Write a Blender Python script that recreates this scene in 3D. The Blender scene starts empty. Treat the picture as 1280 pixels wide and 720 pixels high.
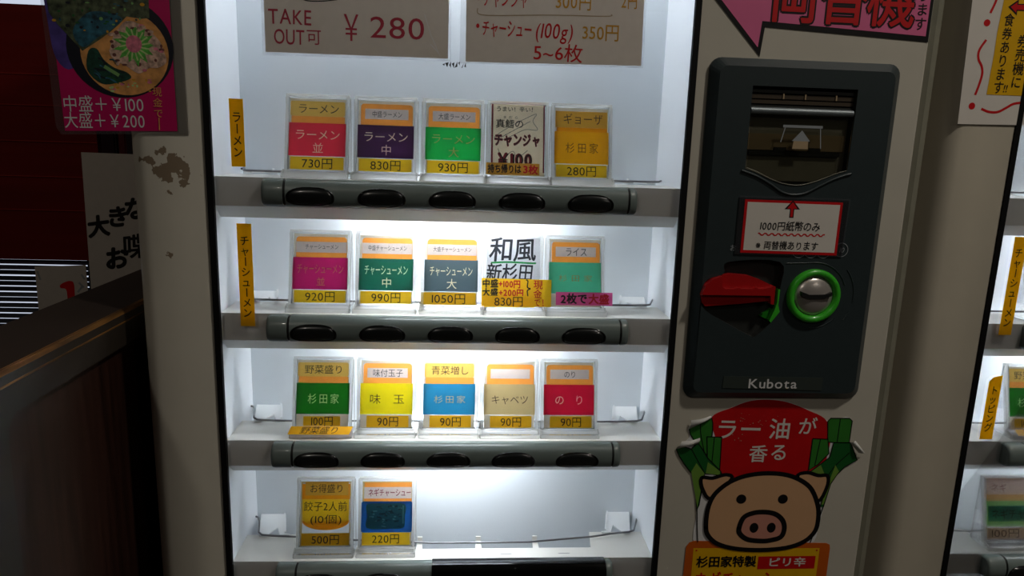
import bpy, bmesh, math, random
from mathutils import Vector, Matrix
random.seed(7)
SC = bpy.context.scene
COL = SC.collection
H = 1.30            # height of the top selection row above the floor (m); layout below is in mm relative to it
FLOOR = -1300.0

# ------------------------------------------------------------------ camera, exposure, world, lights
cam_d = bpy.data.cameras.new('camera')
cam = bpy.data.objects.new('camera', cam_d)
COL.objects.link(cam)
SC.camera = cam
cam_d.sensor_width = 36.0
cam_d.lens = 900.0 / 1280.0 * 36.0
cam_d.clip_start = 0.02
_yaw, _pit, _rol = -0.07608, -0.2000, -0.03231
_R = Matrix.Rotation(_yaw, 3, 'Z') @ Matrix.Rotation(_pit, 3, 'X') @ Matrix.Rotation(_rol, 3, 'Y')
_right, _fwd, _up = _R @ Vector((1, 0, 0)), _R @ Vector((0, 1, 0)), _R @ Vector((0, 0, 1))
cam.matrix_world = Matrix(((_right.x, _up.x, -_fwd.x, 0.00559), (_right.y, _up.y, -_fwd.y, -0.56632),
                           (_right.z, _up.z, -_fwd.z, 0.04368 + H), (0, 0, 0, 1)))
SC.view_settings.view_transform = 'Standard'
SC.view_settings.look = 'None'
SC.view_settings.exposure = 0.0
SC.view_settings.gamma = 1.0
SC.view_settings.use_curve_mapping = False

W = bpy.data.worlds.new('world')
SC.world = W
W.use_nodes = True
W.node_tree.nodes['Background'].inputs[0].default_value = (0.9, 0.8, 0.68, 1)
W.node_tree.nodes['Background'].inputs[1].default_value = 0.02

TUBE_POWERS = (44.0, 120.0, 120.0, 52.0)      # above the window, then under the three upper shelves
WARM = (1.0, 0.94, 0.85)
# x, y (m), power (W), where it hangs
DOWNLIGHTS = [(0.75, -0.55, 5.2, 'above and in front of the ticket machine'), (1.5, -2.3, 3.0, 'far behind the camera on the right'),
              (-0.7, -1.7, 3.2, 'added as fill behind the camera on the left'),  # added fill from the left, lightens the sides facing away from the main lamp
              (-1.2, 0.30, 0.9, 'added as fill above the dark divider')]  # added lamp that brightens the red board and notices behind the divider

# ------------------------------------------------------------------ materials
def lin(c):
    return tuple(((v / 255) / 12.92 if v / 255 <= 0.04045 else ((v / 255 + 0.055) / 1.055) ** 2.4) for v in c)

def pm(name, rgb, rough=0.5, metal=0.0, var=0.06, scale=60.0, coat=0.0, bump=0.0, stretch=None, spec=0.5):
    """plain surface with a little procedural colour variation"""
    m = bpy.data.materials.new(name)
    m.use_nodes = True
    nt = m.node_tree
    b = nt.nodes['Principled BSDF']
    b.inputs['Roughness'].default_value = rough
    b.inputs['Metallic'].default_value = metal
    b.inputs['Coat Weight'].default_value = coat
    b.inputs['Specular IOR Level'].default_value = spec
    c = lin(rgb)
    tc = nt.nodes.new('ShaderNodeTexCoord')
    mp = nt.nodes.new('ShaderNodeMapping')
    nt.links.new(tc.outputs['Object'], mp.inputs['Vector'])
    if stretch: mp.inputs['Scale'].default_value = stretch
    n = nt.nodes.new('ShaderNodeTexNoise')
    n.inputs['Scale'].default_value = scale
    n.inputs['Detail'].default_value = 4
    nt.links.new(mp.outputs['Vector'], n.inputs['Vector'])
    r = nt.nodes.new('ShaderNodeValToRGB')
    r.color_ramp.elements[0].position = 0.3
    r.color_ramp.elements[1].position = 0.7
    r.color_ramp.elements[0].color = tuple(v * (1 - var) for v in c) + (1,)
    r.color_ramp.elements[1].color = tuple(min(1, v * (1 + var)) for v in c) + (1,)
    nt.links.new(n.outputs['Fac'], r.inputs['Fac'])
    nt.links.new(r.outputs['Color'], b.inputs['Base Color'])
    if bump:
        bp = nt.nodes.new('ShaderNodeBump')
        bp.inputs['Strength'].default_value = bump
        bp.inputs['Distance'].default_value = 0.001
        nt.links.new(n.outputs['Fac'], bp.inputs['Height'])
        nt.links.new(bp.outputs['Normal'], b.inputs['Normal'])
    return m

def clear(name, rgb=(250, 250, 250), haze=0.0, gloss=1.0, rough=0.03, tint=(255, 255, 255)):
    """thin clear plastic: see-through, a little milky, Fresnel reflections"""
    m = bpy.data.materials.new(name)
    m.use_nodes = True
    nt = m.node_tree
    nt.nodes.remove(nt.nodes['Principled BSDF'])
    out = nt.nodes['Material Output']
    tr = nt.nodes.new('ShaderNodeBsdfTransparent')
    tr.inputs['Color'].default_value = lin(tint) + (1,)
    df = nt.nodes.new('ShaderNodeBsdfDiffuse')
    df.inputs['Color'].default_value = lin(rgb) + (1,)
    tl = nt.nodes.new('ShaderNodeBsdfTranslucent')
    tl.inputs['Color'].default_value = lin(rgb) + (1,)
    mx0 = nt.nodes.new('ShaderNodeMixShader')
    mx0.inputs[0].default_value = 0.8
    nt.links.new(df.outputs[0], mx0.inputs[1]); nt.links.new(tl.outputs[0], mx0.inputs[2])
    mx1 = nt.nodes.new('ShaderNodeMixShader')
    mx1.inputs[0].default_value = haze
    nt.links.new(tr.outputs[0], mx1.inputs[1]); nt.links.new(mx0.outputs[0], mx1.inputs[2])
    gl = nt.nodes.new('ShaderNodeBsdfGlossy')
    gl.inputs['Roughness'].default_value = rough
    fr = nt.nodes.new('ShaderNodeFresnel')
    fr.inputs['IOR'].default_value = 1.45
    ml = nt.nodes.new('ShaderNodeMath'); ml.operation = 'MULTIPLY'
    ml.inputs[1].default_value = gloss
    nt.links.new(fr.outputs[0], ml.inputs[0])
    mx2 = nt.nodes.new('ShaderNodeMixShader')
    nt.links.new(ml.outputs[0], mx2.inputs[0])
    nt.links.new(mx1.outputs[0], mx2.inputs[1]); nt.links.new(gl.outputs[0], mx2.inputs[2])
    nt.links.new(mx2.outputs[0], out.inputs['Surface'])
    return m

def paper(name, rgb, trans=0.55, var=0.04, scale=150.0):
    """printed film or paper that lets light through"""
    m = bpy.data.materials.new(name)
    m.use_nodes = True
    nt = m.node_tree
    b = nt.nodes['Principled BSDF']
    out = nt.nodes['Material Output']
    c = lin(rgb)
    tc = nt.nodes.new('ShaderNodeTexCoord')
    n = nt.nodes.new('ShaderNodeTexNoise')
    n.inputs['Scale'].default_value = scale
    nt.links.new(tc.outputs['Object'], n.inputs['Vector'])
    r = nt.nodes.new('ShaderNodeValToRGB')
    r.color_ramp.elements[0].position = 0.3
    r.color_ramp.elements[1].position = 0.7
    r.color_ramp.elements[0].color = tuple(v * (1 - var) for v in c) + (1,)
    r.color_ramp.elements[1].color = tuple(min(1, v * (1 + var)) for v in c) + (1,)
    nt.links.new(n.outputs['Fac'], r.inputs['Fac'])
    b.inputs['Roughness'].default_value = 0.45
    nt.links.new(r.outputs['Color'], b.inputs['Base Color'])
    tl = nt.nodes.new('ShaderNodeBsdfTranslucent')
    nt.links.new(r.outputs['Color'], tl.inputs['Color'])
    mx = nt.nodes.new('ShaderNodeMixShader')
    mx.inputs[0].default_value = trans
    nt.links.new(b.outputs[0], mx.inputs[1]); nt.links.new(tl.outputs[0], mx.inputs[2])
    nt.links.new(mx.outputs[0], out.inputs['Surface'])
    return m

def emit(name, rgb, strength):
    m = bpy.data.materials.new(name)
    m.use_nodes = True
    nt = m.node_tree
    nt.nodes.remove(nt.nodes['Principled BSDF'])
    e = nt.nodes.new('ShaderNodeEmission')
    e.inputs[0].default_value = lin(rgb) + (1,)
    e.inputs[1].default_value = strength
    nt.links.new(e.outputs[0], nt.nodes['Material Output'].inputs['Surface'])
    return m

def front_paint():
    """cream enamel with a patch of old glue residue near the top left corner"""
    m = pm('cream enamel', (202, 197, 183), rough=0.42, var=0.03, scale=25)
    nt = m.node_tree
    b = nt.nodes['Principled BSDF']
    ramp = [n for n in nt.nodes if n.type == 'VALTORGB'][0]
    tc = [n for n in nt.nodes if n.type == 'TEX_COORD'][0]
    def box_mask(cx, cz, sx, sz, scale, lo):
        mp = nt.nodes.new('ShaderNodeMapping'); mp.vector_type = 'POINT'
        mp.inputs['Scale'].default_value = (1000 / sx, 0, 1000 / sz)
        mp.inputs['Location'].default_value = (-(cx - 66) / sx, 0, -(cz - FLOOR) / sz)
        nt.links.new(tc.outputs['Object'], mp.inputs['Vector'])
        ln = nt.nodes.new('ShaderNodeVectorMath'); ln.operation = 'LENGTH'
        nt.links.new(mp.outputs[0], ln.inputs[0])
        nz = nt.nodes.new('ShaderNodeTexNoise')
        nz.inputs['Scale'].default_value = scale; nz.inputs['Detail'].default_value = 6
        nt.links.new(tc.outputs['Object'], nz.inputs['Vector'])
        sb = nt.nodes.new('ShaderNodeMath'); sb.operation = 'SUBTRACT'
        ml = nt.nodes.new('ShaderNodeMath'); ml.operation = 'MULTIPLY'; ml.inputs[1].default_value = 0.28
        nt.links.new(ln.outputs['Value'], ml.inputs[0])
        nt.links.new(nz.outputs['Fac'], sb.inputs[0]); nt.links.new(ml.outputs[0], sb.inputs[1])
        gt = nt.nodes.new('ShaderNodeMath'); gt.operation = 'GREATER_THAN'; gt.inputs[1].default_value = lo
        nt.links.new(sb.outputs[0], gt.inputs[0])
        return gt.outputs[0]
    m1 = box_mask(-213, 17, 20, 18, 95, 0.335)
    m2 = box_mask(-217, -50, 6, 4, 300, 0.40)
    mx = nt.nodes.new('ShaderNodeMath'); mx.operation = 'MAXIMUM'
    nt.links.new(m1, mx.inputs[0]); nt.links.new(m2, mx.inputs[1])
    mix = nt.nodes.new('ShaderNodeMix'); mix.data_type = 'RGBA'
    nt.links.new(mx.outputs[0], mix.inputs[0])
    nt.links.new(ramp.outputs['Color'], mix.inputs[6])
    mix.inputs[7].default_value = lin((128, 112, 92)) + (1,)
    nt.links.new(mix.outputs[2], b.inputs['Base Color'])
    return m

M = {
    'cream': front_paint(),
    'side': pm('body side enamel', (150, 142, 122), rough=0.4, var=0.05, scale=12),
    'bronze': pm('right machine enamel', (198, 190, 172), rough=0.38, var=0.03, scale=25),
    'trim': pm('grey green edge trim', (140, 138, 122), rough=0.35),
    'rubber': pm('black rubber gasket', (14, 14, 15), rough=0.6, spec=0.2),
    'case': pm('white display case', (232, 236, 240), rough=0.45, var=0.015, scale=20),
    'caseback': pm('bluish white back sheet', (212, 219, 224), rough=0.5, var=0.015, scale=20),
    'shelf': pm('off white shelf enamel', (220, 218, 211), rough=0.3, var=0.02, scale=30),
    'bracket': pm('white bracket', (228, 230, 230), rough=0.4, var=0.02),
    'bar': pm('grey green button bar', (110, 122, 119), rough=0.35, var=0.03, coat=0.3),
    'groove': pm('black groove', (8, 8, 8), rough=0.6),
    'button': pm('black glossy button', (26, 29, 29), rough=0.25, coat=0.3),
    'tape': pm('black glossy tape', (12, 13, 13), rough=0.12, coat=0.5),
    'rim': pm('black button rim', (9, 9, 10), rough=0.2, coat=0.5),
    'wire': pm('steel wire', (120, 120, 122), rough=0.3, metal=0.9),
    'pane': clear('clear front pane', gloss=0.7, rough=0.01),
    'acrylic': clear('clear acrylic', (255, 252, 240), haze=0.012, gloss=0.4, rough=0.06),
    'acedge': clear('frosted acrylic edge', (255, 253, 245), haze=0.34, gloss=0.6, rough=0.1),
    'film': clear('laminate film', (210, 205, 215), haze=0.10, gloss=1.0, rough=0.08),
    'slate': pm('dark slate plastic', (46, 56, 58), rough=0.38, var=0.04, scale=200),
    'slate2': pm('dark recess plastic', (40, 42, 40), rough=0.5),
    'rail': pm('brown dark rail', (176, 154, 122), rough=0.35),
    'rail2': pm('dark brown rail', (66, 56, 44), rough=0.4),
    'mouth': pm('olive brown back plate', (150, 146, 132), rough=0.5),
    'rod': pm('grey steel rod', (120, 128, 132), rough=0.45, metal=0.5),
    'smoke': clear('smoked flap', (60, 62, 60), haze=0.10, gloss=1.0, rough=0.05, tint=(226, 226, 220)),
    'white': pm('white ink', (225, 225, 225), rough=0.5, var=0.02),
    'greyink': pm('grey ink', (150, 156, 160), rough=0.5),
    'black': pm('black ink', (14, 13, 14), rough=0.45),
    'redlever': pm('red plastic lever', (176, 20, 22), rough=0.35, coat=0.3),
    'greenring': pm('green plastic ring', (62, 184, 46), rough=0.3, coat=0.3),
    'greendk': pm('dark green plastic', (30, 120, 25), rough=0.35),
    'chrome': pm('brushed steel', (205, 198, 192), rough=0.3, metal=0.6, var=0.02),
    'plate': pm('greenish grey label plate', (54, 62, 58), rough=0.4),
    'paperw': pm('white paper', (225, 219, 210), rough=0.6, var=0.02),
    'papert': paper('taped paper sheet', (216, 206, 192), trans=0.10, var=0.02),
    'redink': pm('red marker ink', (205, 18, 24), rough=0.4),
    'pinkink': pm('faded crimson marker ink', (176, 44, 66), rough=0.5),
    'ochreink': pm('ochre marker ink', (205, 150, 30), rough=0.5),
    'pink': pm('pink glossy sticker', (235, 120, 165), rough=0.22, coat=0.5, var=0.03),
    'stred': pm('red printed vinyl', (196, 16, 20), rough=0.4),
    'leek': pm('dark green vinyl', (24, 92, 38), rough=0.4),
    'leek2': pm('mid green vinyl', (50, 122, 42), rough=0.4),
    'leek3': pm('light green vinyl', (110, 150, 60), rough=0.4),
    'skin': pm('peach vinyl', (214, 168, 126), rough=0.45, var=0.02),
    'snout': pm('rose vinyl', (205, 142, 124), rough=0.45, var=0.02),
    'orange': pm('orange vinyl', (200, 92, 18), rough=0.4),
    'yel': pm('yellow vinyl', (232, 178, 10), rough=0.4),
    'peel': pm('white sticker backing', (215, 215, 210), rough=0.5),
    'label': paper('mustard yellow label tape', (250, 206, 22), trans=0.62),
    'magenta': pm('magenta print', (196, 12, 96), rough=0.35, coat=0.5, var=0.06, scale=30),
    'violet': pm('violet blue print', (86, 70, 150), rough=0.35, coat=0.5, var=0.5, scale=60),
    'nori': pm('seaweed print', (74, 84, 60), rough=0.4, coat=0.4, var=0.85, scale=220),
    'norib': pm('blue green seaweed print', (40, 92, 110), rough=0.4, coat=0.4, var=0.8, scale=200),
    'bowl': pm('black bowl print', (26, 28, 40), rough=0.35, coat=0.5),
    'soup': pm('orange broth print', (226, 160, 92), rough=0.35, coat=0.5, var=0.35, scale=120),
    'spinach': pm('spinach print', (20, 62, 48), rough=0.4, var=0.7, scale=250),
    'stalk': pm('pale stalk print', (120, 170, 100), rough=0.4),
    'meat': pm('meat print', (205, 170, 150), rough=0.4, var=0.55, scale=330),
    'meatdk': pm('dark meat print', (110, 66, 60), rough=0.4, var=0.4, scale=330),
    'onion': pm('spring onion print', (92, 176, 70), rough=0.4, var=0.4, scale=300),
    'onion2': pm('pale spring onion print', (190, 214, 140), rough=0.4, var=0.2, scale=300),
    'rose': pm('rose topping print', (214, 120, 140), rough=0.4, var=0.4, scale=300),
    'blackedge': pm('black sticker border', (16, 14, 16), rough=0.35),
    'tubecap': pm('lamp housing', (200, 200, 200), rough=0.5),
    **{'tube%d' % i: emit('lamp tube %d' % i, (242, 248, 255), p) for i, p in enumerate(TUBE_POWERS)},
}

# translucent prints used on the sample cards
CARD = {k: paper('card ' + k, c) for k, c in {
    'backing': (226, 214, 190), 'orange': (250, 160, 66), 'gold': (232, 188, 92), 'grey': (228, 212, 204),
    'price': (244, 196, 34), 'red': (226, 44, 66), 'purple': (72, 36, 76), 'green': (22, 168, 72),
    'amber': (240, 168, 16), 'magenta': (196, 30, 104), 'darkgreen': (18, 98, 76), 'slate': (84, 104, 110),
    'mint': (84, 190, 148), 'leaf': (24, 116, 24), 'yellow': (244, 222, 18), 'blue': (34, 132, 172),
    'beige': (206, 182, 128), 'crimson': (204, 18, 52), 'cream': (236, 218, 186), 'white': (240, 240, 244),
    'orange2': (238, 150, 14), 'royal': (16, 88, 160), 'teal': (26, 96, 100), 'teal2': (70, 140, 138), 'teal3': (14, 62, 66),
    'pinktape': (230, 96, 160), 'tan': (214, 160, 60), 'lightgreen': (150, 205, 120), 'palepink': (236, 206, 190),
    'limeorange': (238, 180, 110), 'tealpale': (60, 150, 140), 'smear': (170, 150, 90)}.items()}
INK = {'black': pm('card black print', (20, 15, 10), rough=0.5), 'brown': pm('card brown print', (70, 48, 22), rough=0.5),
       'gold': pm('card gold foil', (232, 196, 120), rough=0.4), 'palegold': pm('card pale gold foil', (255, 240, 196), rough=0.4),
       'white': pm('card white print', (235, 232, 222), rough=0.5), 'red': pm('card red marker', (190, 12, 26), rough=0.45),
       'darkred': pm('card dark red marker', (128, 14, 40), rough=0.45), 'greenm': pm('card green marker', (0, 150, 70), rough=0.45),
       'navy': pm('card navy marker', (20, 26, 38), rough=0.45), 'plum': pm('card plum marker', (140, 40, 62), rough=0.45),
       'greyline': pm('card grey drawing', (128, 124, 116), rough=0.5), 'dullgold': pm('card dull gold foil', (206, 168, 92), rough=0.5),
       'dullred': pm('card faint foil', (170, 120, 60), rough=0.5), 'bluegrey': pm('card faint tan print', (190, 170, 130), rough=0.5), 'umber': pm('card umber print', (120, 78, 10), rough=0.5)}

# ------------------------------------------------------------------ object helpers
def obj(name, me, parent=None, loc=None):
    """link a mesh (vertices in world metres) as one object; loc / parent give its origin"""
    o = bpy.data.objects.new(name, me)
    COL.objects.link(o)
    if parent is not None:
        w = WLOC[parent.name]
        me.transform(Matrix.Translation(-w))
        o.parent = parent
        WLOC[o.name] = w
    elif loc is not None:
        l = Vector(loc)
        me.transform(Matrix.Translation(-l))
        o.location = l
        WLOC[o.name] = l
    else:
        WLOC[o.name] = Vector((0, 0, 0))
    return o
WLOC = {}

def mm(x, y, z):
    return Vector((x / 1000, y / 1000, z / 1000 + H))

def thing(name, label, cat, loc, group=None):
    o = bpy.data.objects.new(name, None)
    o.empty_display_size = 0.02
    COL.objects.link(o)
    o.location = loc
    WLOC[o.name] = Vector(loc)
    tag(o, label, cat, group)
    return o

def tag(o, label, cat, group=None, kind=None):
    if label: o['label'] = label
    if cat: o['category'] = cat
    if group: o['group'] = group
    if kind: o['kind'] = kind
    return o

class MB:
    """collects geometry in mm (x right, y into the machine, z up) for ONE mesh object"""
    def __init__(s, f=None):
        s.v, s.f, s.m, s.mats, s.sm = [], [], [], [], []
        s.fr = f or mm
    def mi(s, mat):
        if mat not in s.mats: s.mats.append(mat)
        return s.mats.index(mat)
    def add(s, verts, faces, mat, smooth=False):
        b = len(s.v)
        s.v += [s.fr(*p) for p in verts]
        i = s.mi(mat)
        for f in faces:
            s.f.append([b + k for k in f]); s.m.append(i); s.sm.append(smooth)
        return s
    def box(s, x0, x1, y0, y1, z0, z1, mat):
        v = [(x0, y0, z0), (x1, y0, z0), (x1, y1, z0), (x0, y1, z0), (x0, y0, z1), (x1, y0, z1), (x1, y1, z1), (x0, y1, z1)]
        return s.add(v, [(0, 3, 2, 1), (4, 5, 6, 7), (0, 1, 5, 4), (1, 2, 6, 5), (2, 3, 7, 6), (3, 0, 4, 7)], mat)
    def prism(s, pts, axis, a0, a1, mat, smooth=False, caps=True):
        """pts 2D; axis 'x': (y,z), 'y': (x,z), 'z': (x,y)"""
        def P(p, a):
            return {'x': (a, p[0], p[1]), 'y': (p[0], a, p[1]), 'z': (p[0], p[1], a)}[axis]
        n = len(pts)
        s.add([P(p, a0) for p in pts] + [P(p, a1) for p in pts],
              [(i, (i + 1) % n, n + (i + 1) % n, n + i) for i in range(n)], mat, smooth)
        if caps:
            s.add([P(p, a0) for p in pts], [tuple(range(n))[::-1]], mat)
            s.add([P(p, a1) for p in pts], [tuple(range(n))], mat)
        return s
    def loft(s, rings, mat, smooth=True, caps=True, closed=True):
        n = len(rings[0])
        v = [p for r in rings for p in r]
        f = []
        for k in range(len(rings) - 1):
            for i in range(n if closed else n - 1):
                j = (i + 1) % n
                f.append((k * n + i, k * n + j, (k + 1) * n + j, (k + 1) * n + i))
        s.add(v, f, mat, smooth)
        if caps:
            s.add(rings[0], [tuple(range(n))[::-1]], mat)
            s.add(rings[-1], [tuple(range(n))], mat)
        return s
    def tube(s, pts, r, mat, n=8):
        pts = [Vector(p) for p in pts]
        rings = []
        for i, p in enumerate(pts):
            d = (pts[min(i + 1, len(pts) - 1)] - pts[max(i - 1, 0)]).normalized()
            a = d.orthogonal().normalized() if abs(d.z) > 0.9 else d.cross(Vector((0, 0, 1))).normalized()
            b = d.cross(a)
            rings.append([tuple(p + a * r * math.cos(t) + b * r * math.sin(t)) for t in [2 * math.pi * k / n for k in range(n)]])
        return s.loft(rings, mat)
    def build(s, name, parent=None, loc=None):
        me = bpy.data.meshes.new(name)
        me.from_pydata([tuple(v) for v in s.v], [], s.f)
        for m in s.mats: me.materials.append(m)
        me.polygons.foreach_set('material_index', s.m)
        me.polygons.foreach_set('use_smooth', s.sm)
        me.validate()
        bm = bmesh.new(); bm.from_mesh(me)
        bmesh.ops.recalc_face_normals(bm, faces=bm.faces)
        bm.to_mesh(me); bm.free()
        return obj(name, me, parent, loc)

# ---- writing
_font = bpy.data.curves.new('font_sampler', 'FONT')
_fo = bpy.data.objects.new('font_sampler', _font)
_glyphs = {}
def glyph(ch, bold=0.0):
    if bold > 0.001:
        vs, fs = glyph(ch)
        n = 6 if bold < 0.03 else 8
        ov, of = [], []
        for j in range(n):                     # each copy a hair above the last, see Art.text
            t = 2 * math.pi * j / n
            dx, dy = bold * math.cos(t), bold * math.sin(t)
            of += [tuple(len(ov) + q for q in f) for f in fs]
            ov += [(x + dx, y + dy) for x, y in vs]
        return ov + vs, of + [tuple(len(ov) + q for q in f) for f in fs]
    k = (ch, 0.0)
    if k not in _glyphs:
        _font.body = ch
        _font.resolution_u = 4
        m = _fo.to_mesh()
        _glyphs[k] = ([(v.co.x, v.co.y) for v in m.vertices], [tuple(p.vertices) for p in m.polygons])
        _fo.to_mesh_clear()
    return _glyphs[k]

def arc(cx, cy, rx, ry, a0, a1, n=16):
    return [(cx + rx * math.cos(math.radians(a0 + (a1 - a0) * i / n)), cy + ry * math.sin(math.radians(a0 + (a1 - a0) * i / n))) for i in range(n + 1)]

def rrect(u0, v0, u1, v1, r, n=5):
    return (arc(u1 - r, v1 - r, r, r, 0, 90, n) + arc(u0 + r, v1 - r, r, r, 90, 180, n) +
            arc(u0 + r, v0 + r, r, r, 180, 270, n) + arc(u1 - r, v0 + r, r, r, 270, 360, n))

def smooth_closed(pts, n=5):
    out = []
    k = len(pts)
    for i in range(k):
        p0, p1, p2, p3 = [Vector(pts[(i + d) % k]) for d in (-1, 0, 1, 2)]
        for j in range(n):
            t = j / n
            out.append(tuple(0.5 * ((2 * p1) + (p2 - p0) * t + (2 * p0 - 5 * p1 + 4 * p2 - p3) * t * t + (3 * p1 - p0 - 3 * p2 + p3) * t ** 3)))
    return out

def smooth_open(pts, n=6):
    q = [pts[0]] + list(pts) + [pts[-1]]
    out = []
    for i in range(1, len(q) - 2):
        p0, p1, p2, p3 = [Vector(q[i + d]) for d in (-1, 0, 1, 2)]
        for j in range(n):
            t = j / n
            out.append(tuple(0.5 * ((2 * p1) + (p2 - p0) * t + (2 * p0 - 5 * p1 + 4 * p2 - p3) * t * t + (3 * p1 - p0 - 3 * p2 + p3) * t ** 3)))
    out.append(pts[-1])
    return out

class Art:
    """flat printed work in (u right, v up) mm: layers of ink lie LAY mm above each other; becomes ONE mesh"""
    LAY = 0.10
    def __init__(s):
        s.v, s.f, s.m, s.mats = [], [], [], []
    def _lift(s, out, bold, base_n):
        """copies of a bold glyph rise by 8 micrometres each so that no two faces coincide"""
        if bold <= 0.001: return out
        return [(x, y, z + 0.08 * s.LAY * (k // base_n)) for k, (x, y, z) in enumerate(out)]
    def _add(s, vs, fs, mat):
        if mat not in s.mats: s.mats.append(mat)
        b = len(s.v)
        s.v += vs
        for f in fs:
            s.f.append(tuple(b + k for k in f)); s.m.append(s.mats.index(mat))
    def poly(s, pts, mat, lay=0):
        s._add([(p[0], p[1], lay * s.LAY) for p in pts], [tuple(range(len(pts)))], mat); return s
    def rect(s, u0, v0, u1, v1, mat, lay=0):
        return s.poly([(u0, v0), (u1, v0), (u1, v1), (u0, v1)], mat, lay)
    def ell(s, cu, cv, ru, rv, mat, lay=0):
        return s.poly(arc(cu, cv, ru, rv, 0, 360, 28)[:-1], mat, lay)
    def sheet(s, pts, t, mat, side=None, base=0.0):
        """the carrier itself: front face, back face and edges, t mm thick"""
        n = len(pts)
        s._add([(p[0], p[1], base) for p in pts], [tuple(range(n))], mat)
        s._add([(p[0], p[1], base) for p in pts] + [(p[0], p[1], base - t) for p in pts],
               [(i, (i + 1) % n, n + (i + 1) % n, n + i) for i in range(n)] + [tuple(range(n, 2 * n))], side or mat)
        return s
    def stroke(s, pts, w, mat, lay=1):
        pts = [Vector(p) for p in pts]
        vs = []
        for i, p in enumerate(pts):
            d = (pts[min(i + 1, len(pts) - 1)] - pts[max(i - 1, 0)])
            d = d.normalized() if d.length else Vector((1, 0))
            nrm = Vector((-d.y, d.x)) * w / 2
            vs += [(*(p + nrm), lay * s.LAY), (*(p - nrm), lay * s.LAY)]
        s._add(vs, [(2 * i, 2 * i + 1, 2 * i + 3, 2 * i + 2) for i in range(len(pts) - 1)], mat); return s
    def outline(s, pts, w, mat, lay=1):
        s.stroke(list(pts) + [pts[0], pts[1]], w, mat, lay); return s
    def ring(s, cu, cv, r, w, mat, lay=1):
        return s.stroke(arc(cu, cv, r, r, 0, 360, 32), w, mat, lay)
    def text(s, t, cu, cv, h, mat, lay=1, w=None, bold=0.0, vert=False, jit=0.0, shear=0.0, rot=0.0, step=1.0, grow=0.0):
        """t centred on (cu, cv), em size h mm; w squeezes the line to that width"""
        rnd = random.Random(hash_str(t))
        gs, pos = [], 0.0
        for ch in t:
            if ch in ' \u3000':
                pos += 0.35 if ch == ' ' else 1.0; continue
            vs, fs = glyph(ch, bold)
            xs = [p[0] for p in vs]
            wide = ord(ch) > 0x2000
            adv = (1.0 if not vert else 1.0) * step if wide or vert else (max(xs) - min(xs) + 0.10)
            gs.append((ch, vs, fs, pos, adv, wide, min(xs)))
            pos += adv
        if vert:
            for ch, vs, fs, p0, adv, wide, mx in gs:
                cxs = [q[0] for q in vs]
                c0 = 0.5 if wide else (min(cxs) + max(cxs)) / 2
                dr, ds = rnd.uniform(-jit, jit), 1 + rnd.uniform(-jit, jit)
                out = []
                for x, y in vs:
                    x, y = x - c0, y - 0.38
                    if ch in 'ー～': x, y = y + 0.02, -x
                    x, y = x * ds + y * shear, y * ds
                    x, y = x * math.cos(dr) - y * math.sin(dr), x * math.sin(dr) + y * math.cos(dr)
                    y += pos / 2 - p0 - 0.5
                    x, y = x * h * (w if w else 1), y * h
                    c, sn = math.cos(rot), math.sin(rot)
                    out.append((cu + x * c - y * sn, cv + x * sn + y * c, lay * s.LAY))
                s._add(s._lift(out, bold, len(glyph(ch)[0])), fs, mat)
            return s
        sx = h if w is None else w / pos
        for ch, vs, fs, p0, adv, wide, mx in gs:
            dr, ds = rnd.uniform(-jit, jit), 1 + rnd.uniform(-jit, jit)
            dy = rnd.uniform(-jit, jit) * 0.4
            out = []
            for x, y in vs:
                if wide: x = x - 0.5 + step * 0.5
                else: x = x - mx + 0.05
                x, y = x - adv / 2, y - 0.37
                x, y = x * ds, y * ds
                x, y = x * math.cos(dr) - y * math.sin(dr), x * math.sin(dr) + y * math.cos(dr) + dy
                x += y * shear
                x, y = (x + adv / 2 + p0 - pos / 2) * sx, y * h
                c, sn = math.cos(rot), math.sin(rot)
                out.append((cu + x * c - y * sn, cv + x * sn + y * c, lay * s.LAY))
            s._add(s._lift(out, bold, len(glyph(ch)[0])), fs, mat)
        return s
    def build(s, name, frame, parent=None, loc=None):
        """frame(u, v, n) -> Vector, n towards the viewer"""
        me = bpy.data.meshes.new(name)
        me.from_pydata([tuple(frame(*p)) for p in s.v], [], s.f)
        for m in s.mats: me.materials.append(m)
        me.polygons.foreach_set('material_index', s.m)
        me.validate()
        return obj(name, me, parent, loc)

def hash_str(t):
    r = 0
    for ch in t: r = (r * 131 + ord(ch)) % 1000003
    return r

def face(y):
    """frame of a vertical plane at depth y facing the viewer: u, v are layout x, z in mm"""
    return lambda u, v, n: mm(u, y - n, v)

def copy_tree(o, parent=None):
    c = o.copy()
    COL.objects.link(c)
    c.parent = parent
    for ch in list(o.children):
        copy_tree(ch, c)
    return c

# ------------------------------------------------------------------ room shell
def shell(name, pts, mat):
    b = MB(); b.box(*pts, mat)
    return tag(b.build(name), None, None, None, 'structure')
m_floor = pm('dark floor tile', (70, 62, 54), rough=0.4, var=0.2, scale=6)
m_ceil = pm('dim ceiling', (150, 140, 125), rough=0.9, var=0.05, scale=4)
m_wall = pm('brown wall', (70, 56, 46), rough=0.8, var=0.08, scale=5)
RX0, RX1, RY0, RY1, RZ1 = -2200, 2600, -5200, 1150, 1060
shell('floor', (RX0, RX1, RY0, RY1, FLOOR - 50, FLOOR), m_floor)
shell('ceiling', (RX0, RX1, RY0, RY1, RZ1, RZ1 + 50), m_ceil)
shell('wall_back', (RX0, RX1, RY1, RY1 + 50, FLOOR, RZ1), m_wall)
shell('wall_front', (RX0, RX1, RY0 - 50, RY0, FLOOR, RZ1), m_wall)
shell('wall_left', (RX0 - 50, RX0, RY0, RY1, FLOOR, RZ1), m_wall)
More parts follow.
